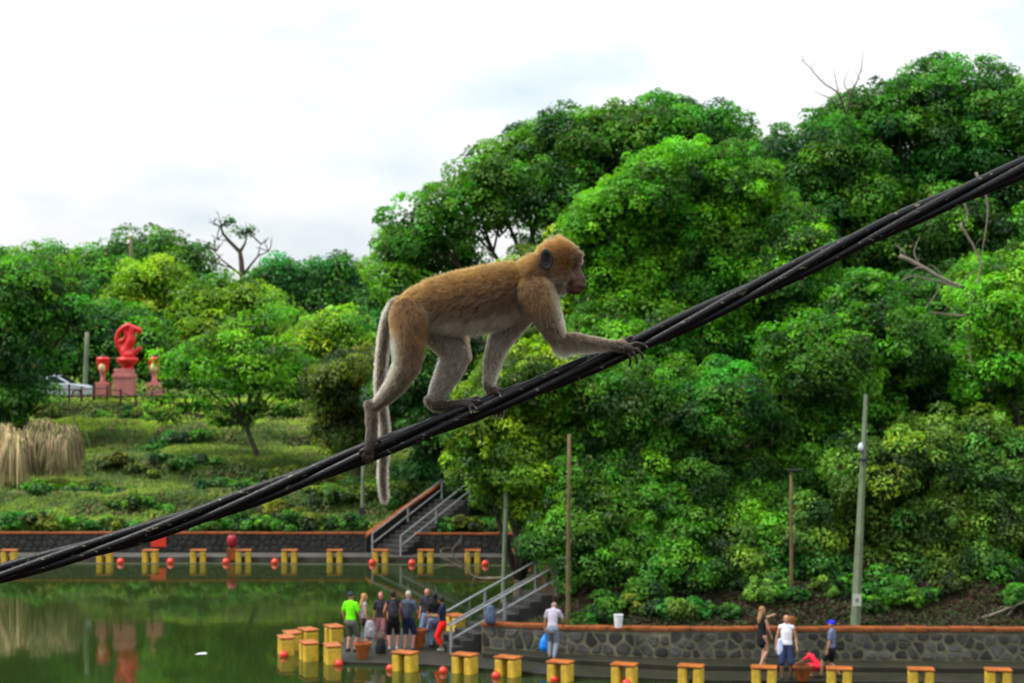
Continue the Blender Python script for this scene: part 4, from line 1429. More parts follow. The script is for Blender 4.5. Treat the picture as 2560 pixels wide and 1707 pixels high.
tag(g, 'uneven bright green grass on the far terraced bank', 'grass', kind='stuff')

# ---- undergrowth litter on the right bank
n = 26000
x = RNG.uniform(-0.5, 22, n)
wy = np.interp(x, [w[0] for w in WALL], [w[1] for w in WALL])
y = wy + 0.5 + 3.5 * RNG.random(n) ** 1.3
z = terrain_z(x, y)
sz = RNG.uniform(.06, .2, n)
c = np.stack([x, y, z + sz * .25], 1)
nr = unit(RNG.normal(size=(n, 3)) * .6 + np.array([0, -.5, .8]))
k = np.where(RNG.random((n, 1)) < .35, np.array([.035, .075, .012]), np.array([.040, .024, .013])) * RNG.uniform(.5, 1.4, (n, 1))
tag(obj_from('leaf_litter', leaf_mesh('leaf_litter', c, nr, sz, k, RNG, .5), M['grass']), 'brown leaf litter and weeds on the earth bank', 'leaf litter', kind='stuff')

# ---- hanging dry grass clump
dg_ = empty('dry_grass_clump', (at(100, 1190, 87).x, 87.0, tz(at(100, 1190, 87).x, 87)), 'mound of hanging straw coloured dry grass on the far bank', 'dry grass')
o_ = np.array(dg_.location)
V, Fc, Kc = [], [], []
tus = [(RNG.uniform(5, 205), RNG.uniform(1070, 1112), RNG.uniform(-.7, .7), RNG.uniform(.9, 1.7)) for _ in range(15)]
for i in range(6000):
    tx, ty, td, tl = tus[RNG.integers(len(tus))]
    dep = td + RNG.normal() * .12
    a_ = np.array(at(tx + RNG.normal() * 7, ty + 12 + RNG.normal() * 5, 87.0 + dep)) - o_
    an = RNG.uniform(0, 6.283)
    L = tl * RNG.uniform(0.55, 1.25)
    out = RNG.uniform(.15, .6) * L
    u = tx / 105.0 - 1
    ox, oy = math.cos(an) * out, math.sin(an) * out * .8 - .2
    p1 = a_ + np.array([ox * .35, oy * .35, L * RNG.uniform(.15, .4)])
    p2 = a_ + np.array([ox * .9, oy * .9, -L * .25])
    p3 = a_ + np.array([ox * 1.2, oy * 1.15, -L * RNG.uniform(.8, 1.2)])
    wd = np.array([RNG.uniform(.012, .03), RNG.uniform(-.02, .02), 0])
    b0 = len(V)
    for q, ww in ((a_, 1), (p1, 1), (p2, .9), (p3, .2)):
        V += [q - wd * ww, q + wd * ww]
    for j in range(3):
        Fc.append((b0 + 2 * j, b0 + 2 * j + 1, b0 + 2 * j + 3, b0 + 2 * j + 2))
    kc = np.array([0.60, 0.46, 0.24]) * RNG.uniform(.25, 1.15) * (.35 + .9 * vnoise(np.array([u * 9.0]), np.array([3.0]), 1, 8)[0])
    if RNG.random() < .2:
        kc = np.array([.12, .16, .03])
    Kc += [kc] * 8
me = np_mesh('dry_blades', np.array(V), np.array(Fc))
set_col(me, np.array(Kc))
obj_from('dry_blades', me, M['grass'], dg_)

# ------------------------------------------------------------------ people
def cloth(name, col, var=0.15, rough=0.85, scale=9):
    return mat_simple(name, col, rough, var=var, scale=scale, bump=0.15, bscale=14, spec=0.2)


SK = {'fair': mat_simple('fair_skin', (0.46, 0.235, 0.15), 0.5, var=0.10, scale=5), 'tan': mat_simple('tanned_skin', (0.40, 0.19, 0.105), 0.5, var=0.10, scale=5),
      'pinkish': mat_simple('sunburnt_skin', (0.50, 0.20, 0.145), 0.5, var=0.10, scale=5), 'brown': mat_simple('brown_skin', (0.24, 0.115, 0.06), 0.5, var=0.10, scale=5)}
EYE = mat_simple('dark_eye', (0.01, 0.008, 0.006), 0.2)


def ik(a, b, l1, l2, bend):
    a, b = Vector(a), Vector(b)
    d = b - a
    L = min(d.length, (l1 + l2) * 0.999)
    d.normalize()
    x = (l1 * l1 - l2 * l2 + L * L) / (2 * L)
    h = math.sqrt(max(l1 * l1 - x * x, 0))
    bn = (bend - d * bend.dot(d)).normalized()
    return a + d * x + bn * h, a + d * L


def person(label, loc, h, face, skin, shirt=None, bottom=None, hair=('short', (0.02, 0.014, 0.01)), shoes=None,
           armL=((-.18, .05, -1), (.0, .35, -1)), armR=((.18, .05, -1), (.0, .35, -1)), lean=0.0, pelvis=(0, 0, 0.5),
           feet=((-.065, 0, 0), (.065, .02, 0)), head_yaw=0.0, head_pitch=0.0, group=None, dress=None, handpose=0.5):
    root = empty('person', loc, label, 'person', group, math.radians(face))
    Vv = Vector
    pel = Vv(pelvis)
    cl, sl = math.cos(math.radians(lean)), math.sin(math.radians(lean))
    up = Vv((0, sl, cl))
    fw = Vv((0, cl, -sl))
    waist = pel + up * 0.10
    chest = pel + up * 0.235
    shl = pel + up * 0.305
    neck = shl + up * 0.045
    hy, hp = math.radians(head_yaw), math.radians(head_pitch)
    hfw = (fw * math.cos(hp) - up * math.sin(hp))
    hup = (up * math.cos(hp) + fw * math.sin(hp))
    hfw = hfw * math.cos(hy) + Vv((-1, 0, 0)) * math.sin(hy)
    hc = neck + hup * 0.072 + hfw * 0.008
    hrt = hfw.cross(hup).normalized()
    S = lambda p: Vv(p) * h
    J = {}
    legs, arms = [], []
    for sgn, ft in ((-1, feet[0]), (1, feet[1])):
        hip = pel + Vv((sgn * 0.05, 0, -0.01))
        ank = Vv((ft[0], ft[1], ft[2] + 0.042))
        kn, ank = ik(hip, ank, 0.245, 0.243, Vv((sgn * 0.15, 1, 0.1)))
        legs.append((hip, kn, ank))
    for sgn, ar in ((-1, armL), (1, armR)):
        sh = shl + Vv((sgn * 0.098, 0, 0)) - up * 0.012
        el = sh + Vv(ar[0]).normalized() * 0.165
        wr = el + Vv(ar[1]).normalized() * 0.145
        arms.append((sh, el, wr, Vv(ar[1]).normalized(), sgn))

    def torso(mb, g=0.0, low=-0.02, high=None, wide=1.0):
        pts = [pel + up * low, waist * 0.5 + pel * 0.5, waist, chest, shl]
        rr = [0.062, 0.064, 0.056, 0.064, 0.05]
        capsule_chain(mb, [S(p) for p in pts], [(r + g) * h for r in rr], 14, (1.28 * wide, 0.86))
        capsule_chain(mb, [S(shl + Vv((-0.085, 0, -0.008))), S(shl + Vv((0.085, 0, -0.008)))], [(0.031 + g) * h] * 2, 10)

    body = MB()
    torso(body)
    for hip, kn, ank in legs:
        capsule_chain(body, [S(hip), S(hip.lerp(kn, .45)), S(kn), S(kn.lerp(ank, .3)), S(ank)], [.054 * h, .046 * h, .031 * h, .033 * h, .019 * h], 10)
        toe = ank + Vv((0, 0.075, -0.024))
        capsule_chain(body, [S(ank + Vv((0, -0.018, -0.018))), S(ank + Vv((0, .03, -.014))), S(toe)], [.021 * h, .021 * h, .014 * h], 8)
    for sh, el, wr, d, sgn in arms:
        capsule_chain(body, [S(sh), S(sh.lerp(el, .5)), S(el), S(el.lerp(wr, .3)), S(wr)], [.028 * h, .026 * h, .021 * h, .0215 * h, .0145 * h], 10)
        side = d.cross(Vv((sgn, 0.2, 0))).normalized()
        pal = wr + d * 0.035
        capsule_chain(body, [S(wr), S(pal)], [.0145 * h, .019 * h], 8)
        curl = Vv((-sgn * 0.6, 0.4, 0)).normalized()
        for i, ln in enumerate((0.036, 0.042, 0.039, 0.03)):
            o_ = side * (i - 1.5) * 0.0105
            a_ = pal + o_ + d * 0.01
            b_ = a_ + d * ln * 0.55 + curl * 0.006 * handpose
            c_ = b_ + (d * (1 - handpose * .6) + curl * handpose).normalized() * ln * 0.5
            capsule_chain(body, [S(a_), S(b_), S(c_)], [.0056 * h] * 3, 6)
        th = wr + d * 0.012 + side * -0.016
        capsule_chain(body, [S(th), S(th + (d * .6 - side + curl * .4).normalized() * .022), S(th + (d - side * .5 + curl * .5).normalized() * .042)], [.007 * h, .0062 * h, .0052 * h], 6)
    capsule_chain(body, [S(neck - up * .03), S(neck + hup * .03)], [.031 * h, .029 * h], 10)
    Rm = Matrix((hrt, hfw, hup)).transposed()
    ball(body, S(hc + hup * .012), .052 * h, (.88, 1.02, 1.06), 16, Rm)
    capsule_chain(body, [S(hc - hup * .012 + hfw * .012), S(hc - hup * .046 + hfw * .022)], [.042 * h, .026 * h], 10)
    capsule_chain(body, [S(hc + hfw * .046 + hup * .008), S(hc + hfw * .062 - hup * .012)], [.006 * h, .010 * h], 6)
    for sg in (-1, 1):
        ball(body, S(hc + hrt * sg * .047 - hup * .004), .013 * h, (.45, .8, 1.2), 8, Rm)
    capsule_chain(body, [S(hc + hfw * .045 - hup * .031 - hrt * .012), S(hc + hfw * .045 - hup * .031 + hrt * .012)], [.006 * h] * 2, 6)
    bme = union_mesh(body, 0.0105 * h / 1.7, 3, 0.4)
    obj_from('body', bme, SK[skin], root)
    ey = MB()
    for sg in (-1, 1):
        ball(ey, S(hc + hfw * .0465 + hrt * sg * .019 + hup * .008), .0062 * h, (1, .6, .8), 8, Rm)
    ey.build('eyes', EYE, root, smooth=True)

    if shirt:
        col, sleeve, low = shirt
        mb = MB()
        torso(mb, 0.0095, low + 0.055, None, 1.0)
        if sleeve:
            for sh, el, wr, d, sgn in arms:
                e = sh.lerp(el, 0.62) if sleeve == 'short' else el
                pts = [S(sh), S(e)] if sleeve != 'long' else [S(sh), S(el), S(el.lerp(wr, .9))]
                capsule_chain(mb, pts, [.040 * h, .037 * h] if sleeve != 'long' else [.039 * h, .032 * h, .024 * h], 10)
        o = obj_from('shirt', union_mesh(mb, 0.013 * h / 1.7, 3, 0.4), col, root)
    if bottom:
        kind, col = bottom
        mb = MB()
        capsule_chain(mb, [S(pel - up * .025), S(pel + up * .04)], [.073 * h, .068 * h], 14, (1.27, .92))
        fr = {'shorts': (1, .75), 'bermuda': (1, 1.0), 'trousers': (2, .93), 'capri': (2, .55), 'brief': (1, .4)}[kind]
        for hip, kn, ank in legs:
            if fr[0] == 1:
                capsule_chain(mb, [S(hip), S(hip.lerp(kn, fr[1]))], [.063 * h, .053 * h], 12)
            else:
                capsule_chain(mb, [S(hip), S(kn), S(kn.lerp(ank, fr[1]))], [.064 * h, .047 * h, .037 * h], 12)
        obj_from({'trousers': 'trousers', 'capri': 'trousers'}.get(kind, 'shorts'), union_mesh(mb, 0.013 * h / 1.7, 3, 0.4), col, root)
    if dress:
        mb = MB()
        torso(mb, 0.009, -0.03)
        capsule_chain(mb, [S(waist), S(pel - up * .03), S(pel - Vv((0, 0, .12)) + Vv((0, .01, 0)))], [.066 * h, .082 * h, .088 * h], 14, (1.2, .95))
        obj_from('dress', union_mesh(mb, 0.013 * h / 1.7, 3, 0.4), dress, root)
    if hair:
        style, col = hair
        m_ = cloth('hair', col, 0.3, 0.6, 40) if style not in ('cap', 'bluecap') else cloth('cap_cloth', col)
        mb = MB()
        if style in ('short', 'long', 'tail'):
            ball(mb, S(hc + hup * .020 - hfw * .011), .0555 * h, (.93, 1.0, 1.02), 16, Rm)
            if style == 'short':
                ball(mb, S(hc - hfw * .03 - hup * .012), .038 * h, (1.0, .7, .9), 12, Rm)
            if style == 'long':
                capsule_chain(mb, [S(hc + hup * .0 - hfw * .022), S(neck - fw * .04), S(shl - fw * .062 - up * .03), S(chest - fw * .064)], [.05 * h, .045 * h, .042 * h, .028 * h], 12, (1.15, .62))
            if style == 'tail':
                capsule_chain(mb, [S(hc + hup * .02 - hfw * .05), S(hc - hfw * .075 - hup * .02), S(neck - fw * .075 - up * .03)], [.02 * h, .02 * h, .01 * h], 8)
        elif style == 'fringe':
            ball(mb, S(hc - hfw * .022 - hup * .006), .051 * h, (.96, .8, .72), 14, Rm)
        else:
            ball(mb, S(hc + hup * .030 - hfw * .006), .056 * h, (.94, 1.02, .85), 16, Rm)
            capsule_chain(mb, [S(hc + hup * .028 + hfw * .04 - hrt * .02), S(hc + hup * .028 + hfw * .085), S(hc + hup * .028 + hfw * .04 + hrt * .02)], [.011 * h] * 3, 8)
        hm = union_mesh(mb, 0.011 * h / 1.7, 2, 0.4)
        if style in ('short', 'long', 'tail'):      # keep the face free
            bm = bmesh.new()
            bm.from_mesh(hm)
            kill = [v for v in bm.verts if (v.co - S(hc)).dot(hfw) > 0.022 * h and (v.co - S(hc)).dot(hup) < 0.036 * h]
            bmesh.ops.delete(bm, geom=kill, context='VERTS')
            bm.to_mesh(hm)
            bm.free()
        obj_from('cap' if 'cap' in style else 'hair', hm, m_, root)
    if shoes:
        for hip, kn, ank in legs:
            mb = MB()
            capsule_chain(mb, [S(ank + Vv((0, -0.02, -0.02))), S(ank + Vv((0, .03, -.016))), S(ank + Vv((0, .078, -.024)))], [.0265 * h, .026 * h, .019 * h], 10)
            obj_from('shoe', union_mesh(mb, 0.009, 2, .4), shoes, root)
    root['_'] = 0
    del root['_']
    return root, S, arms


NEON = cloth('neon_green_cloth', (0.16, 0.85, 0.004), 0.05)
GREYG = cloth('grey_green_cloth', (0.11, 0.12, 0.085))
LGREY = cloth('pale_grey_cloth', (0.26, 0.25, 0.27), 0.55, scale=16)
BLACK = cloth('black_cloth', (0.012, 0.012, 0.014))
BLACK2 = cloth('faded_black_cloth', (0.028, 0.026, 0.036), 0.5)
NAVY = cloth('navy_cloth', (0.018, 0.028, 0.075))
SLATE = cloth('slate_blue_cloth', (0.075, 0.10, 0.16))
DENIM = cloth('pale_denim', (0.13, 0.17, 0.28), 0.3)
REDC = cloth('red_cloth', (0.85, 0.02, 0.01), 0.06)
PINKR = cloth('crimson_cloth', (0.72, 0.02, 0.05), 0.2)
LILAC = cloth('lilac_grey_cloth', (0.42, 0.38, 0.46), 0.12)
GTROU = cloth('grey_trousers_cloth', (0.19, 0.21, 0.27), 0.15)
WHITEC = cloth('white_cloth', (0.80, 0.80, 0.88), 0.05)
SHOE = cloth('grey_shoe', (0.16, 0.18, 0.15))
SHOED = cloth('dark_shoe', (0.03, 0.03, 0.03))
PC = 'people standing on the quay platform'
down = ((-.2, .05, -1), (-.02, .25, -1)), ((.2, .05, -1), (.02, .25, -1))


def stand(px, Y, z=0.1):
    return Vector((xpx(px, Y), Y, z))


person('person in neon green shirt, dark cap and grey green shorts', stand(877, 52.4), 1.78, -25, 'tan', (NEON, 'short', -.035), ('bermuda', GREYG), ('cap', (0.03, 0.035, 0.06)),
       SHOED, ((-.35, .0, -1), (.1, .3, -1)), ((.35, .1, -1), (-.1, .5, -.8)), group=PC)
person('person with long fair hair, pale grey top and black shorts', stand(910, 53.0), 1.66, -75, 'fair', (LGREY, None, .0), ('shorts', BLACK), ('long', (0.42, 0.22, 0.07)), SHOED,
       ((-.2, .1, -1), (.1, .6, -.6)), ((.25, .0, -1), (.05, .3, -1)), group=PC)
person('person in black tee with grey print and bare legs', stand(953, 53.1), 1.71, 165, 'pinkish', (BLACK2, 'short', -.02), ('shorts', cloth('dusty_pink_cloth', (0.30, 0.12, 0.13))), ('short', (0.10, 0.045, 0.02)), SHOED,
       *down, group=PC)
person('person in black sleeveless top and black shorts with dark backpack', stand(983, 52.7), 1.78, 5, 'pinkish', (BLACK, None, -.03), ('bermuda', BLACK), ('short', (0.015, 0.012, 0.01)), cloth('pale_shoe', (.35, .33, .3)),
       ((-.35, .1, -1), (.1, .6, -.8)), ((.35, .1, -1), (-.1, .6, -.8)), group=PC)
person('grey haired person in slate shirt and navy shorts with backpack', stand(1021, 52.8), 1.76, -12, 'pinkish', (SLATE, 'short', -.02), ('bermuda', NAVY), ('short', (0.42, 0.36, 0.28)), None,
       ((-.35, .1, -1), (.05, .6, -.8)), ((.3, .1, -1), (-.1, .7, -.7)), group=PC)
person('bald person in dark top standing behind the others', stand(1068, 54.3), 1.64, 160, 'pinkish', (BLACK2, 'short', -.02), ('trousers', DENIM), None, SHOED, *down, group=PC)
person('person with long black hair, black top and blue jeans', stand(1086, 53.2), 1.64, 25, 'brown', (BLACK, 'short', .0), ('trousers', DENIM), ('long', (0.008, 0.007, 0.007)), SHOED, *down, group=PC)
person('person in navy tee and bright red trousers', stand(1107, 52.5), 1.64, 78, 'brown', (cloth('dark_navy_cloth', (0.014, 0.022, 0.045)), 'short', .0), ('capri', REDC), ('short', (0.01, 0.008, 0.008)), SHOE,
       ((-.05, .35, -1), (.1, 1, .05)), ((.1, .35, -1), (-.1, 1, .0)), head_pitch=25, group=PC)
pr, S_, arms_ = person('stooping person in lilac shirt and grey trousers holding a blue bag', Vector((xpx(1381, 50.4), 50.4, 0.25)), 1.66, -12, 'tan', (LILAC, 'short', -.02), ('trousers', GTROU),
                       ('fringe', (0.25, 0.22, 0.2)), SHOE, ((-.3, .1, -1), (-.02, .05, -1)), ((.45, .2, -1), (-.1, .6, -.7)), lean=16, head_pitch=38, feet=((-.05, .03, 0), (.045, -.06, 0)))
# the blue bag hangs from the left hand
sh, el, wr, d, sg = arms_[0]
hand = Matrix.Rotation(R(-12), 3, 'Z') @ S_(wr + d * 0.06) + Vector(pr.location)
bag = empty('plastic_bag', hand, 'bright blue plastic bag hanging from the hand of the stooping person', 'bag')
mb = MB()
capsule_chain(mb, [(0, 0, -0.10), (-.02, 0, -.24), (-.03, 0, -.42)], [.05, .12, .145], 12, (1, .8))
ball(mb, (-.03, 0, -.44), .14, (1.0, .8, .8))
o = obj_from('sack', union_mesh(mb, .02, 2), mat_simple('blue_plastic', (0.0, 0.22, 0.75), 0.3, var=0.2, scale=14, spec=.5, bump=.4), bag)
MB().tube([(0, -.03, -.12), (0, -.02, -.03), (0, .0, 0.01), (0, .02, -.03), (0, .03, -.12)], .008, 5).build('handle', o.data.materials[0], bag)

person('person in black dress stretching an arm towards the bald man', Vector((xpx(1905, 49.1), 49.1, 0.25)), 1.66, -60, 'fair', None, None, ('long', (0.30, 0.17, 0.07)), None,
       ((-.2, .85, -.15), (.05, 1, .25)), ((.2, .2, -1), (-.1, .5, -1)), feet=((-.07, .05, 0), (.07, -.08, 0)), dress=BLACK, group='people on the quay by the wall')
person('bald person in white tank top and navy shorts', stand(1966, 47.85), 1.76, 172, 'tan', (WHITEC, None, -.03), ('bermuda', NAVY), None, SHOED, ((-.3, .05, -1), (-.1, .35, -1)), ((.3, .05, -1), (.1, .2, -1)),
       group='people on the quay by the wall')
person('young person in bright blue cap, slate tee and black shorts', stand(2080, 48.0), 1.60, 62, 'tan', (cloth('dusty_blue_cloth', (0.13, 0.15, 0.24)), 'short', -.02), ('shorts', BLACK), ('bluecap', (0.03, 0.03, 0.75)), SHOED,
       *down, feet=((-.06, .17, 0), (.06, -.12, .02)), pelvis=(0, 0.0, .49), group='people on the quay by the wall')
person('child in crimson outfit crouching beside the orange tub', stand(2040, 48.2), 1.25, 50, 'brown', (PINKR, 'short', -.03), ('capri', PINKR), ('short', (0.01, 0.008, 0.007)), None,
       ((-.2, .7, -.6), (0, 1, -.5)), ((.2, .7, -.6), (0, 1, -.5)), lean=48, pelvis=(0, -.08, .24), feet=((-.09, .05, 0), (.09, .0, 0)), head_pitch=10)


# bags
def backpack(loc, rz, w, hh, dp, mat, label, tilt=0.0):
    root = empty('backpack', loc, label, 'backpack', None, rz)
    mb = MB()
    capsule_chain(mb, [(0, 0, hh * .22), (0, 0, hh * .55), (0, 0, hh * .8)], [w * .5, w * .52, w * .42], 14, (1, dp / w))
    mb.box((0, 0, hh * .2), (w * .9, dp * .8, hh * .36))
    obj_from('pack', union_mesh(mb, .018, 3), mat, root)
    m2 = MB()
    capsule_chain(m2, [(0, -dp * .5, hh * .2), (0, -dp * .5, hh * .42)], [w * .34, w * .32], 10, (1, .4))
    obj_from('pocket', union_mesh(m2, .015, 2), mat, root)
    for s in (-1, 1):
        MB().tube([(s * w * .28, dp * .3, hh * .85), (s * w * .32, dp * .75, hh * .88), (s * w * .34, dp * .95, hh * .6), (s * w * .3, dp * .4, hh * .15)], .018, 5).build('strap', M['dark'], root)
    return root


p = stand(983, 52.7)
backpack((p.x + .01, p.y - .23, .1 + 1.0), R(5), .32, .46, .2, BLACK2, 'dark backpack worn by the person in black shorts')
p = stand(1021, 52.8)
backpack((p.x - .03, p.y - .23, .1 + .95), R(-12), .32, .48, .2, cloth('dark_slate_nylon', (0.03, 0.04, 0.06)), 'slate backpack worn by the grey haired person')
p = on_z(924, 1600, .1)
backpack((xpx(925, 52.3), 52.3, .1 + .44), R(20), .34, .46, .26, LGREY, 'pale grey patterned rucksack held low in front of the fair haired person')
p = on_z(952, 1632, .1)
backpack((p.x, p.y, .1), R(-30), .30, .44, .22, BLACK, 'black rucksack standing on the platform beside the terracotta pot')
p = at(1226, 1556, 52.0)
backpack((p.x, 52.0, 1.0), R(10), .34, .5, .25, cloth('blue_grey_nylon', (0.07, 0.09, 0.15), .4), 'blue grey rucksack standing on the left end of the wall coping')
tw = MB()
capsule_chain(tw, [(0, 0, .18), (-.01, 0, 0), (.01, 0, -.16)], [.06, .085, .09], 10, (1, .5))
p = at(1950, 1616, 47.75)
tb = obj_from('towel', union_mesh(tw, .015, 2), cloth('white_blue_towel', (0.55, 0.62, 0.85), .3), None, p)
tag(tb, 'white and blue towel hanging at the hip of the bald man', 'towel')

# ------------------------------------------------------------------ twisted overhead cable
def m_cable():
    m = bpy.data.materials.new('black_cable_sheath')
    m.use_nodes = True
    t = m.node_tree
    p = t.nodes['Principled BSDF']
    p.inputs['Roughness'].default_value = 0.42
    p.inputs['Specular IOR Level'].default_value = 0.22
    tcn = t.nodes.new('ShaderNodeTexCoord')
    mp_ = t.nodes.new('ShaderNodeMapping')
    mp_.inputs['Scale'].default_value = (0.45, 1, 1)
    mp_.inputs['Rotation'].default_value = (0, R(-23), 0)
    no = t.nodes.new('ShaderNodeTexNoise')
    no.inputs['Scale'].default_value = 95
    no.inputs['Detail'].default_value = 3
    cr_ = t.nodes.new('ShaderNodeValToRGB')
    cr_.color_ramp.elements[0].position = 0.645
    cr_.color_ramp.elements[0].color = (0.0035, 0.0038, 0.0042, 1)
    cr_.color_ramp.elements[1].position = 0.69
    cr_.color_ramp.elements[1].color = (0.12, 0.115, 0.06, 1)
    e = cr_.color_ramp.elements.new(0.45)
    e.color = (0.0028, 0.003, 0.0034, 1)
    b = t.nodes.new('ShaderNodeBump')
    b.inputs['Strength'].default_value = 0.5
    b.inputs['Distance'].default_value = 0.002
    n2 = t.nodes.new('ShaderNodeTexNoise')
    n2.inputs['Scale'].default_value = 160
    t.links.new(tcn.outputs['Object'], mp_.inputs['Vector'])
    t.links.new(mp_.outputs['Vector'], no.inputs['Vector'])
    t.links.new(no.outputs['Fac'], cr_.inputs['Fac'])
    t.links.new(cr_.outputs['Color'], p.inputs['Base Color'])
    t.links.new(tcn.outputs['Object'], n2.inputs['Vector'])
    t.links.new(n2.outputs['Fac'], b.inputs['Height'])
    t.links.new(b.outputs['Normal'], p.inputs['Normal'])
    return m


cab_px = np.array([(-900, 1650), (-400, 1545), (0, 1433), (400, 1322), (660, 1232), (950, 1117), (1260, 1000), (1640, 841), (1959, 690), (2176, 585), (2560, 419), (2900, 265), (3600, -70)], float)
# smooth interpolation (Catmull-Rom through the points, in x)
xs_ = np.linspace(-900, 3600, 700)


def interp_smooth(x):
    y = np.interp(x, cab_px[:, 0], cab_px[:, 1])
    ys = np.zeros_like(y)
    for dx in np.linspace(-150, 150, 11):
        ys += np.interp(x + dx, cab_px[:, 0], cab_px[:, 1])
    return ys / 11


cen = np.array([tuple(at(x, y, MY)) for x, y in zip(xs_, interp_smooth(xs_))])
tang = unit(np.gradient(cen, axis=0))
arc = np.concatenate([[0], np.cumsum(np.linalg.norm(np.diff(cen, axis=0), axis=1))])
side = np.array([0, -1.0, 0])
upv = unit(np.cross(tang, np.tile(-side, (len(tang), 1))) * -1)
upv = upv * np.sign(upv[:, 2:3])
CAB_R, STR_R = 0.0134, 0.0102
i0 = np.argmin(abs(xs_ - 1280))
cb = empty('overhead_cable', tuple(cen[i0]), 'thick black bundle of twisted cables the monkey walks on', 'cable')
cmat = m_cable()
for s in range(4):
    th = -2 * math.pi * arc / 1.05 + s * math.pi / 2 + 0.6
    wob = 1 + 0.06 * np.sin(arc * 5 + s * 2)
    pts = cen + (upv * np.cos(th)[:, None] + side[None] * np.sin(th)[:, None]) * (CAB_R * wob)[:, None]
    mb = MB()
    mb.tube([Vector(p) - Vector(cen[i0]) for p in pts], STR_R, 14)
    mb.build('strand', cmat, cb, smooth=True)


# ------------------------------------------------------------------ monkey
KM = MY / F / 2.0638


def mk(cx, cy, d=0.0):
    """monkey drawing coordinates -> metres; d is depth in the same units (positive = away from the camera)"""
    q = at(860 + cx / 2.0638, 540 + cy / 2.0638, MY)
    return Vector((q.x, MY + d * KM, q.z))


MO = mk(600, 700)
chains = []     # (name, points, radii, flat)


def ch(name, pts, flat=(1, 1)):
    chains.append((name, [mk(p[0], p[1], p[2]) - MO for p in pts], [p[3] * KM for p in pts], flat))


ch('torso', [(305, 492, 0, 58), (360, 475, 0, 88), (450, 455, 0, 116), (560, 440, 0, 136), (680, 424, 0, 146), (790, 404, 0, 148), (890, 378, 0, 138), (970, 350, 0, 114), (1030, 315, 0, 86)], (.82, 1.0))
ch('neck', [(960, 330, 0, 105), (1030, 275, 0, 92), (1070, 250, 0, 88)])
ch('skull', [(1075, 222, 0, 86), (1112, 215, 0, 88), (1140, 222, 0, 80)])
ch('cheek', [(1090, 285, -38, 52), (1130, 305, -36, 46), (1160, 325, -28, 38)])
ch('cheek', [(1090, 285, 38, 52), (1130, 305, 36, 46), (1160, 325, 28, 38)])
ch('jaw', [(1085, 320, 0, 60), (1140, 350, 0, 50), (1190, 372, 0, 34)])
ch('brow', [(1180, 222, -40, 20), (1206, 214, -20, 24), (1206, 214, 20, 24), (1180, 222, 40, 20)])
ch('face', [(1170, 225, 0, 52), (1178, 280, 0, 42), (1190, 330, 0, 42)])
ch('face', [(1196, 240, 0, 22), (1206, 285, 0, 21), (1222, 325, 0, 24), (1226, 345, 0, 22)])
ch('face', [(1180, 350, 0, 46), (1212, 355, 0, 35), (1222, 360, 0, 26)])
ch('face', [(1185, 378, 0, 30), (1206, 383, 0, 23)])
ch('legN', [(335, 520, -70, 88), (338, 570, -86, 86), (338, 660, -94, 78), (328, 770, -94, 64), (278, 860, -88, 48), (212, 935, -84, 34), (168, 978, -80, 27)])
ch('footN', [(140, 972, -80, 24), (150, 1010, -80, 27), (150, 1090, -78, 24), (142, 1165, -74, 27), (135, 1200, -70, 27)])
for (ex, ey, d2) in ((88, 1232, -58), (104, 1258, -52), (124, 1268, -48), (146, 1262, -50)):
    ch('digitN', [(135 + (ex - 120) * .4, 1195, -70, 13), (ex + 4, ey - 24, -68, 11), (ex, ey, d2, 9), (ex + 4, ey + 8, d2 + 26, 7)])
ch('digitN', [(150, 1150, -70, 12), (175, 1150, -66, 11), (186, 1160, -40, 8)])
ch('legF', [(420, 510, 60, 96), (500, 590, 95, 92), (560, 670, 105, 80), (575, 715, 102, 70), (535, 810, 88, 60), (490, 890, 70, 46), (462, 945, 55, 34)])
ch('footF', [(440, 950, 48, 24), (465, 972, 42, 28), (540, 982, 18, 24), (610, 968, -6, 24), (640, 962, -12, 22)])
for (ex, ey, d2) in ((690, 935, 20), (690, 952, -20), (678, 985, -52), (655, 1005, -62)):
    ch('digitF', [(630, 962 + (ey - 965) * .35, -8 + d2 * .2, 12), ((630 + ex) / 2 + 4, (962 + ey) / 2 - 6, d2 * .7, 10), (ex, ey, d2, 8)])
ch('armN', [(985, 400, -68, 98), (1025, 470, -90, 82), (1065, 560, -102, 62), (1095, 625, -102, 45), (1108, 645, -100, 40)])
ch('foreN', [(1108, 648, -100, 40), (1180, 644, -96, 36), (1280, 655, -88, 30), (1360, 664, -80, 24), (1400, 668, -76, 21)])
ch('handN', [(1395, 668, -76, 24), (1430, 672, -75, 25), (1462, 682, -72, 23)])
for pts in ([(1460, 668, -70, 11), (1500, 655, -70, 9.5), (1530, 660, -66, 8.5), (1552, 672, -60, 7)],
            [(1466, 680, -72, 11), (1508, 688, -74, 9.5), (1530, 712, -70, 8.5), (1540, 738, -58, 7)],
            [(1464, 690, -72, 11), (1492, 710, -74, 9.5), (1505, 736, -68, 8.5), (1508, 758, -52, 7)],
            [(1452, 696, -70, 11), (1470, 722, -72, 9), (1474, 748, -66, 8), (1470, 768, -48, 6.5)],
            [(1412, 662, -64, 11), (1440, 640, -56, 9.5), (1470, 626, -44, 8.5), (1480, 622, -36, 7)]):
    ch('digitN', pts)
ch('armF', [(905, 470, 55, 96), (850, 560, 85, 74), (800, 650, 92, 56), (775, 720, 82, 46), (758, 800, 56, 36), (748, 868, 26, 25)])
ch('handF', [(745, 872, 24, 24), (752, 895, 14, 23), (785, 902, 4, 19), (800, 900, 4, 17)])
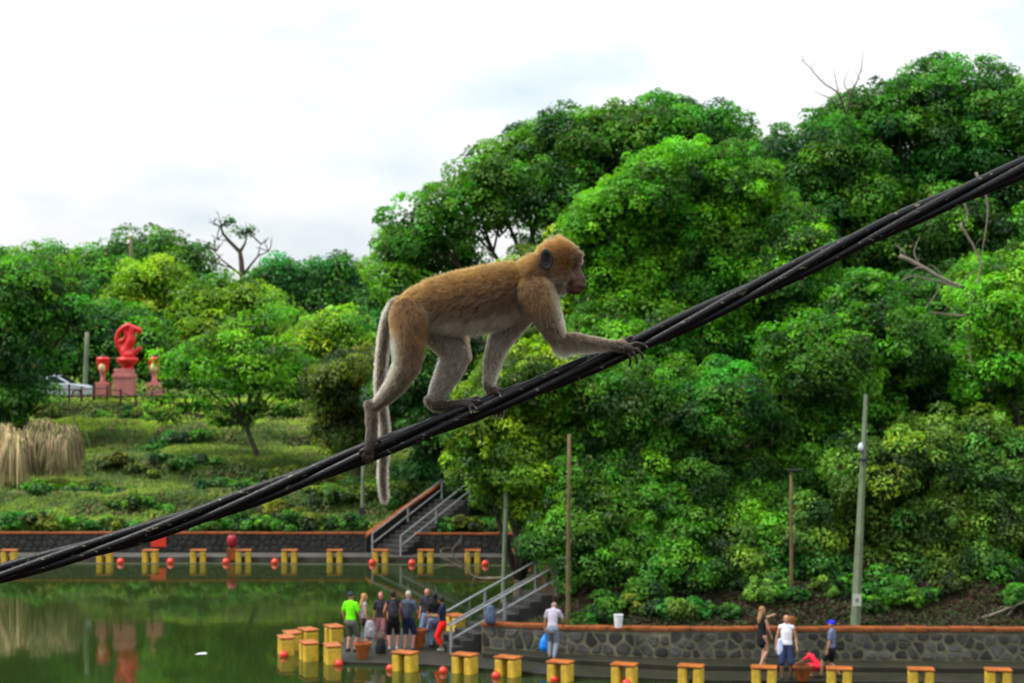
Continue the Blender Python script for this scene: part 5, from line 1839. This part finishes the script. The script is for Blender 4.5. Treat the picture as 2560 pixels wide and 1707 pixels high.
for k, (ex, d2) in enumerate(((775, 20), (798, 25), (820, 22))):
    ch('digitF', [(790 + k * 8, 903, 20, 12), (812 + k * 6, 925, 60, 9), (805 + k * 6, 985, 64, 8), (ex, 1028, 36, 7.5), (ex - 4, 1040, 14, 6)])
ch('digitF', [(770, 905, -6, 10), (800, 912, -40, 9), (806, 925, -60, 7)])
ch('tail', [(305, 465, 0, 44), (264, 472, 4, 36), (232, 520, 14, 28), (208, 610, 28, 24), (192, 720, 46, 22), (183, 820, 60, 21), (180, 900, 72, 20), (190, 1000, 82, 19), (202, 1080, 88, 19), (203, 1160, 90, 18),
            (196, 1260, 90, 18), (192, 1350, 90, 17), (197, 1430, 90, 15), (203, 1462, 90, 11)])

mb = MB()
for name, P, Rr, flat in chains:
    capsule_chain(mb, P, Rr, 16 if max(Rr) > 0.01 else 10, flat)
bm_ = union_mesh(mb, 0.0017, 5, 0.5)
monkey = empty('macaque_monkey', tuple(MO), 'golden brown long tailed monkey walking up the black cable', 'monkey')
body = obj_from('body', bm_, None, monkey)

nv = len(bm_.vertices)
co = np.empty(nv * 3, np.float32); bm_.vertices.foreach_get('co', co); co = co.reshape(-1, 3).astype(float)
no_ = np.empty(nv * 3, np.float32); bm_.vertices.foreach_get('normal', no_); no_ = no_.reshape(-1, 3).astype(float)


def classify(pts):
    """nearest chain segment of each point: chain index, position along the chain (0..1) and its direction"""
    best = np.full(len(pts), 1e9)
    ci = np.zeros(len(pts), int)
    tt = np.zeros(len(pts))
    dr = np.zeros((len(pts), 3))
    ctr = np.zeros((len(pts), 3))
    for k, (name, P, Rr, flat) in enumerate(chains):
        n = len(P) - 1
        for i in range(n):
            a_, b_ = np.array(P[i]), np.array(P[i + 1])
            ab = b_ - a_
            t_ = np.clip(((pts - a_) @ ab) / max(ab @ ab, 1e-12), 0, 1)
            q = a_ + t_[:, None] * ab
            r_ = Rr[i] + (Rr[i + 1] - Rr[i]) * t_
            dd = np.linalg.norm(pts - q, axis=1) - r_
            m = dd < best
            best[m] = dd[m]; ci[m] = k; tt[m] = (i + t_[m]) / n; dr[m] = ab / np.linalg.norm(ab); ctr[m] = q[m]
    return ci, tt, dr, ctr


NAMES = [c[0] for c in chains]
SKIN_FACE = np.array([0.060, 0.022, 0.013])
SKIN_DARK = np.array([0.032, 0.022, 0.016])
GOLD = np.array([0.108, 0.043, 0.0045])
BROWN = np.array([0.036, 0.0145, 0.0025])
GREYB = np.array([0.052, 0.034, 0.018])
PALE = np.array([0.25, 0.205, 0.135])


def sm(a_, b_, x):
    return sstep(a_, b_, x)


def pelt(pts, nrm, ci, tt, dr, ctr):
    """fur colour, length (m), density (0..1) and comb direction"""
    n = len(pts)
    col = np.tile(GOLD, (n, 1))
    ln = np.full(n, 0.014)
    den = np.ones(n)
    flow = dr.copy()
    x, y, z = pts[:, 0], pts[:, 1], pts[:, 2]
    mx = (x / KM) + 600          # drawing coordinates
    my = 700 - z / KM
    nz_ = vnoise(x * 60 + 100, z * 60 + 50 + y * 40, 1.0, 21)

    def mixc(a_, b_, f):
        return a_ * (1 - f[:, None]) + b_ * f[:, None]
    for k, nm in enumerate(NAMES):
        m = ci == k
        if not m.any():
            continue
        N, T = nrm[m], tt[m]
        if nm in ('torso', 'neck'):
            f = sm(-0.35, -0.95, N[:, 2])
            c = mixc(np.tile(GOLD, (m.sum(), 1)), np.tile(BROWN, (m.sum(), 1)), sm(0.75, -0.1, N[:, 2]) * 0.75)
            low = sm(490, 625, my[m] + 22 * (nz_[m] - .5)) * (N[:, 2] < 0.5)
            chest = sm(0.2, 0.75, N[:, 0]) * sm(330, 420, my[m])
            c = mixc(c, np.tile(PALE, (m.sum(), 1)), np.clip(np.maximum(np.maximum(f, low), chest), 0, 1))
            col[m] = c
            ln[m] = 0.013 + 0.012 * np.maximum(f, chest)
            fl = np.tile(np.array([-1.0, 0, -0.28]), (m.sum(), 1))
            fl[:, 2] -= 0.45 * sm(.3, -.5, N[:, 2])
            flow[m] = fl
        elif nm in ('skull', 'brow', 'cheek', 'jaw'):
            c = np.tile(GOLD * np.array([1.08, 1.0, .95]), (m.sum(), 1))
            under = sm(-0.3, -0.8, N[:, 2])
            if nm in ('cheek', 'jaw'):
                c = mixc(c, np.tile(np.array([0.085, 0.043, 0.011]), (m.sum(), 1)), np.full(m.sum(), .7))
                c = mixc(c, np.tile(PALE, (m.sum(), 1)), under)
            browz = sm(1165, 1215, mx[m]) * sm(245, 215, my[m])
            c = mixc(c, np.tile(np.array([0.06, 0.035, 0.02]), (m.sum(), 1)), browz * .85)
            col[m] = c
            ln[m] = 0.009
            crest = np.exp(-((mx[m] - 1118) / 60.0) ** 2) * sm(0.2, 0.8, N[:, 2])
            ln[m] += 0.008 * crest
            fl = np.tile(np.array([-1.0, 0, 0.1]), (m.sum(), 1))
            fl[:, 0] *= (1 - crest)
            fl[:, 2] += 0.6 * crest
            if nm in ('cheek', 'jaw'):
                fl = np.tile(np.array([-1.0, 0, -0.25]), (m.sum(), 1))
                ln[m] = 0.011
            flow[m] = fl
        elif nm == 'face':
            den[m] = 0
        elif nm.startswith('leg'):
            sgn = -1 if nm.endswith('N') else 1
            inner = sm(0.15, 0.8, -N[:, 1] * sgn)
            back = sm(-0.35, -0.85, N[:, 0]) * sm(.15, .4, T)
            c = mixc(np.tile(GOLD * .8, (m.sum(), 1)), np.tile(GREYB, (m.sum(), 1)), sm(0.25, 0.65, T))
            c = mixc(c, np.tile(PALE * .78, (m.sum(), 1)), np.clip(np.maximum(inner, back), 0, 1))
            col[m] = c
            ln[m] = 0.010 - 0.004 * sm(.6, 1, T)
        elif nm.startswith(('arm', 'fore')):
            sgn = -1 if nm.endswith('N') else 1
            inner = sm(0.15, 0.8, -N[:, 1] * sgn)
            under = sm(-.3, -.85, N[:, 2]) if nm.startswith('fore') else sm(.2, .8, N[:, 0]) * sm(.25, .5, T) * 0 + sm(.45, .9, N[:, 0]) * .6
            T0 = T if nm != 'foreN' else .5 + .5 * T
            c = mixc(np.tile(GOLD * .8, (m.sum(), 1)), np.tile(GREYB * np.array([1.05, .95, .8]), (m.sum(), 1)), sm(0.15, 0.6, T0))
            c = mixc(c, np.tile(PALE, (m.sum(), 1)), np.clip(np.maximum(inner, under), 0, 1) * .9)
            col[m] = c
            ln[m] = 0.008 + (0.016 * sm(-.4, -.9, N[:, 2]) * (1 - T) if nm.startswith('fore') else 0) - 0.005 * sm(.5, 1, T0) * (nm.startswith('fore'))
            if nm == 'foreN':
                flow[m] = dr[m] * 0.2 + np.array([0.1, 0, -0.8]) * sm(0, -.8, N[:, 2])[:, None] + dr[m] * .8 * sm(-.6, .2, N[:, 2])[:, None]
        elif nm.startswith(('foot', 'hand')):
            c = mixc(np.tile(GREYB * .75, (m.sum(), 1)), np.tile(SKIN_DARK, (m.sum(), 1)), sm(.35, .85, T))
            col[m] = c
            ln[m] = 0.007 * sm(.95, .3, T) + 0.001
            den[m] = sm(.95, .4, T)
        elif nm.startswith('digit'):
            den[m] = 0
        elif nm == 'tail':
            top_ = sm(-.2, .7, -N[:, 0] * 0 + np.abs(N[:, 1]))
            c = mixc(np.tile(np.array([0.07, 0.048, 0.028]), (m.sum(), 1)), np.tile(GREYB * .9, (m.sum(), 1)), sm(.1, .4, T))
            edge = sm(.5, .95, np.abs(N[:, 0]))
            c = mixc(c, np.tile(PALE * 1.05, (m.sum(), 1)), edge * .8)
            col[m] = c
            ln[m] = 0.0085 + 0.002 * sm(.9, 1, T)
    # bare face wedge
    facezone = (mx > 1150 + 0.0 * my) & (my > 232) & (my < 420) & (mx > 1188 - (my - 232) * .28)
    den[facezone] = 0
    earz = (((mx - 1046) / 34.0) ** 2 + ((my - 230) / 50.0) ** 2 < 1) & (np.abs(y) > 45 * KM)
    den[earz] = 0
    col *= (0.78 + 0.44 * nz_)[:, None]
    return col, ln, den, flow


ci, tt, dr, ctr = classify(co)
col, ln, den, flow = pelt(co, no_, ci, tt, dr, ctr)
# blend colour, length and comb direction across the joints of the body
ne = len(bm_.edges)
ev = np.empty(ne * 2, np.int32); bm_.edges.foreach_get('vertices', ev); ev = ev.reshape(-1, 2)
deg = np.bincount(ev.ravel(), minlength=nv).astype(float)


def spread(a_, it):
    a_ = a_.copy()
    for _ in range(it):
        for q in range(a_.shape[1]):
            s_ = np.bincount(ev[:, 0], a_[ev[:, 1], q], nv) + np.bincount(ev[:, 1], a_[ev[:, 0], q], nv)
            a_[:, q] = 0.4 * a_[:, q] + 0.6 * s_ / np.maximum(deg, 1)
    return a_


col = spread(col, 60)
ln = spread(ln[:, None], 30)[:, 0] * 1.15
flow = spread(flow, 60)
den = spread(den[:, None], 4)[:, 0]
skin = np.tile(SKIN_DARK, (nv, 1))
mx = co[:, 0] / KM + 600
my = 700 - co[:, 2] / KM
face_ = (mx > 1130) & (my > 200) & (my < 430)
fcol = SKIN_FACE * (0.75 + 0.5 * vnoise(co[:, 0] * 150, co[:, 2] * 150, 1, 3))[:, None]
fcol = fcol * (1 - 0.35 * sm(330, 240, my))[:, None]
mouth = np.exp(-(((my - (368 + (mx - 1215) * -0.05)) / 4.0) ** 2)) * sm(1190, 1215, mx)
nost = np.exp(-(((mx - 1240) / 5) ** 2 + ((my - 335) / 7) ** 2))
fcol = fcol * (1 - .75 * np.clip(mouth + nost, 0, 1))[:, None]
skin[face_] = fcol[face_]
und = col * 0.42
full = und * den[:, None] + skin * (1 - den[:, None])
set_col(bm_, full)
bm_.materials.clear()
bm_.materials.append(mat_attr('monkey_skin', 0.55, 0.35, 0.5, 500))

# fur strands
tri = []
bm_.calc_loop_triangles()
nt_ = len(bm_.loop_triangles)
tv_ = np.empty(nt_ * 3, np.int32); bm_.loop_triangles.foreach_get('vertices', tv_); tv_ = tv_.reshape(-1, 3)
A, B, Cc = co[tv_[:, 0]], co[tv_[:, 1]], co[tv_[:, 2]]
area = np.linalg.norm(np.cross(B - A, Cc - A), axis=1) / 2
dv = den[tv_].mean(1)
wgt = area * dv
NH = 170000
rf = np.random.default_rng(42)
pick = rf.choice(nt_, NH, p=wgt / wgt.sum())
u1, u2 = rf.random(NH), rf.random(NH)
fl_ = u1 + u2 > 1
u1[fl_], u2[fl_] = 1 - u1[fl_], 1 - u2[fl_]
w0 = 1 - u1 - u2
bl = lambda arr: arr[tv_[pick, 0]] * w0[:, None] + arr[tv_[pick, 1]] * u1[:, None] + arr[tv_[pick, 2]] * u2[:, None]
root_p = bl(co)
nrm = unit(bl(no_))
hc = bl(col)
hl = bl(ln[:, None])[:, 0] * rf.uniform(.6, 1.25, NH)
fw_ = bl(flow)
fw_ = unit(fw_ - nrm * np.sum(fw_ * nrm, 1, keepdims=True) + 1e-6)
jit = rf.normal(size=(NH, 3)) * 0.20
cl_ = (vnoise(root_p[:, 0] * 140, root_p[:, 2] * 140 + root_p[:, 1] * 90, 1, 77) - .5)[:, None]
sidev = np.cross(nrm, fw_)
lift = (np.where((np.array(NAMES)[ci] == 'tail')[tv_[pick, 0]], 0.9, 0.0) + 0.35 * sm(-.45, -.9, nrm[:, 2]) + 0.25 * rf.random(NH) ** 4)[:, None]
d0 = unit(nrm * (0.75 + lift) + fw_ * 0.8 + jit + sidev * cl_ * .7)
d1 = unit(nrm * (0.30 + lift) + fw_ * 1.0 + jit * 1.2 + sidev * cl_ * .9 + np.array([0, 0, -.08]))
NPT = 4
pts = np.empty((NH, NPT, 3))
pts[:, 0] = root_p - nrm * 0.0006
pts[:, 1] = pts[:, 0] + d0 * (hl * .34)[:, None]
pts[:, 2] = pts[:, 1] + unit(d0 * .5 + d1) * (hl * .33)[:, None]
pts[:, 3] = pts[:, 2] + d1 * (hl * .33)[:, None]
rad = np.empty((NH, NPT))
rad[:] = np.array([.00026, .00024, .00018, .00004])[None] * rf.uniform(.8, 1.2, (NH, 1))
kc = np.ones((NH, NPT, 4))
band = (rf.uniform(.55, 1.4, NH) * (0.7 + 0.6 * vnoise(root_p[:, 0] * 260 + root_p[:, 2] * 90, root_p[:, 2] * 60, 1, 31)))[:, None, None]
grad = np.array([.45, .75, 1.2, 2.0])[None, :, None]  # hair brightens towards the tip, rim light painted into the fur colour
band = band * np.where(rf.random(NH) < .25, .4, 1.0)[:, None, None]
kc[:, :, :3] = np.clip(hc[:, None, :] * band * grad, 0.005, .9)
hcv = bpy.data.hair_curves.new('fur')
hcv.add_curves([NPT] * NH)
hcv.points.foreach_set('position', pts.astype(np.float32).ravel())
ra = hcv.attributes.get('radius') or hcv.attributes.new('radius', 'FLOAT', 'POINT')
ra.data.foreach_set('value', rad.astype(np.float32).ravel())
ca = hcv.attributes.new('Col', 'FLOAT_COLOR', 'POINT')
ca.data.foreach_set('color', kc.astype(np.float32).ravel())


def m_fur():
    m = bpy.data.materials.new('monkey_fur')
    m.use_nodes = True
    t = m.node_tree
    t.nodes.remove(t.nodes['Principled BSDF'])
    h = t.nodes.new('ShaderNodeBsdfHairPrincipled')
    h.parametrization = 'COLOR'
    h.inputs['Roughness'].default_value = 0.45
    h.inputs['Radial Roughness'].default_value = 0.5
    a = t.nodes.new('ShaderNodeAttribute')
    a.attribute_name = 'Col'
    t.links.new(a.outputs['Color'], h.inputs['Color'])
    t.links.new(h.outputs[0], t.nodes['Material Output'].inputs['Surface'])
    return m


hcv.materials.append(m_fur())
fur = bpy.data.objects.new('fur', hcv)
link(fur, monkey)

# ears, eyes, nails
EARM = mat_simple('ear_skin', (0.010, 0.009, 0.008), 0.8, var=.35, scale=60, bump=.3, bscale=200)
for sg in (-1, 1):
    c = mk(1043, 232, sg * 98) - MO
    vs, fs = [], []
    nr_, na = 7, 24
    for i in range(nr_ + 1):
        for k in range(na):
            t = 2 * math.pi * k / na
            rr = i / nr_
            ex = 32 * (1 + 0.12 * math.sin(t))
            ey = 50 + (8 * max(0, math.cos(t - 2.2)) ** 3)
            lx = math.cos(t) * ex * rr * (1 - .1 * math.sin(t))
            lz = math.sin(t) * ey * rr
            depth = -14 + 24 * rr ** 2 - (10 if rr > .9 else 0) + 4 * math.sin(rr * 9 + t)
            vs.append(c + Vector(((lx - depth * .35) * KM, sg * depth * KM * .9, lz * KM)))
    for i in range(nr_):
        for k in range(na):
            k2 = (k + 1) % na
            fs.append((i * na + k, i * na + k2, (i + 1) * na + k2, (i + 1) * na + k))
    o = MB().add(vs, fs).build('ear', EARM, monkey, smooth=True)
    sd = o.modifiers.new('thick', 'SOLIDIFY')
    sd.thickness = 0.003
    sd.offset = 0
    eye = MB()
    ball(eye, mk(1203, 252, sg * 27) - MO, 10 * KM, (1, .9, 1), 12)
    eo = eye.build('eye', mat_simple('monkey_eye', (0.05, 0.022, 0.008), 0.12, spec=.8), monkey, smooth=True)
NAIL = mat_simple('nail', (0.16, 0.13, 0.10), .4)
for name, P, Rr, flat in chains:
    if name.startswith('digit'):
        d = (P[-1] - P[-2]).normalized()
        nb_ = MB()
        capsule_chain(nb_, [P[-1] + d * Rr[-1] * .3, P[-1] + d * Rr[-1] * 1.5], [Rr[-1] * .8, Rr[-1] * .45], 8)
        nb_.build('nail', NAIL, monkey, smooth=True)
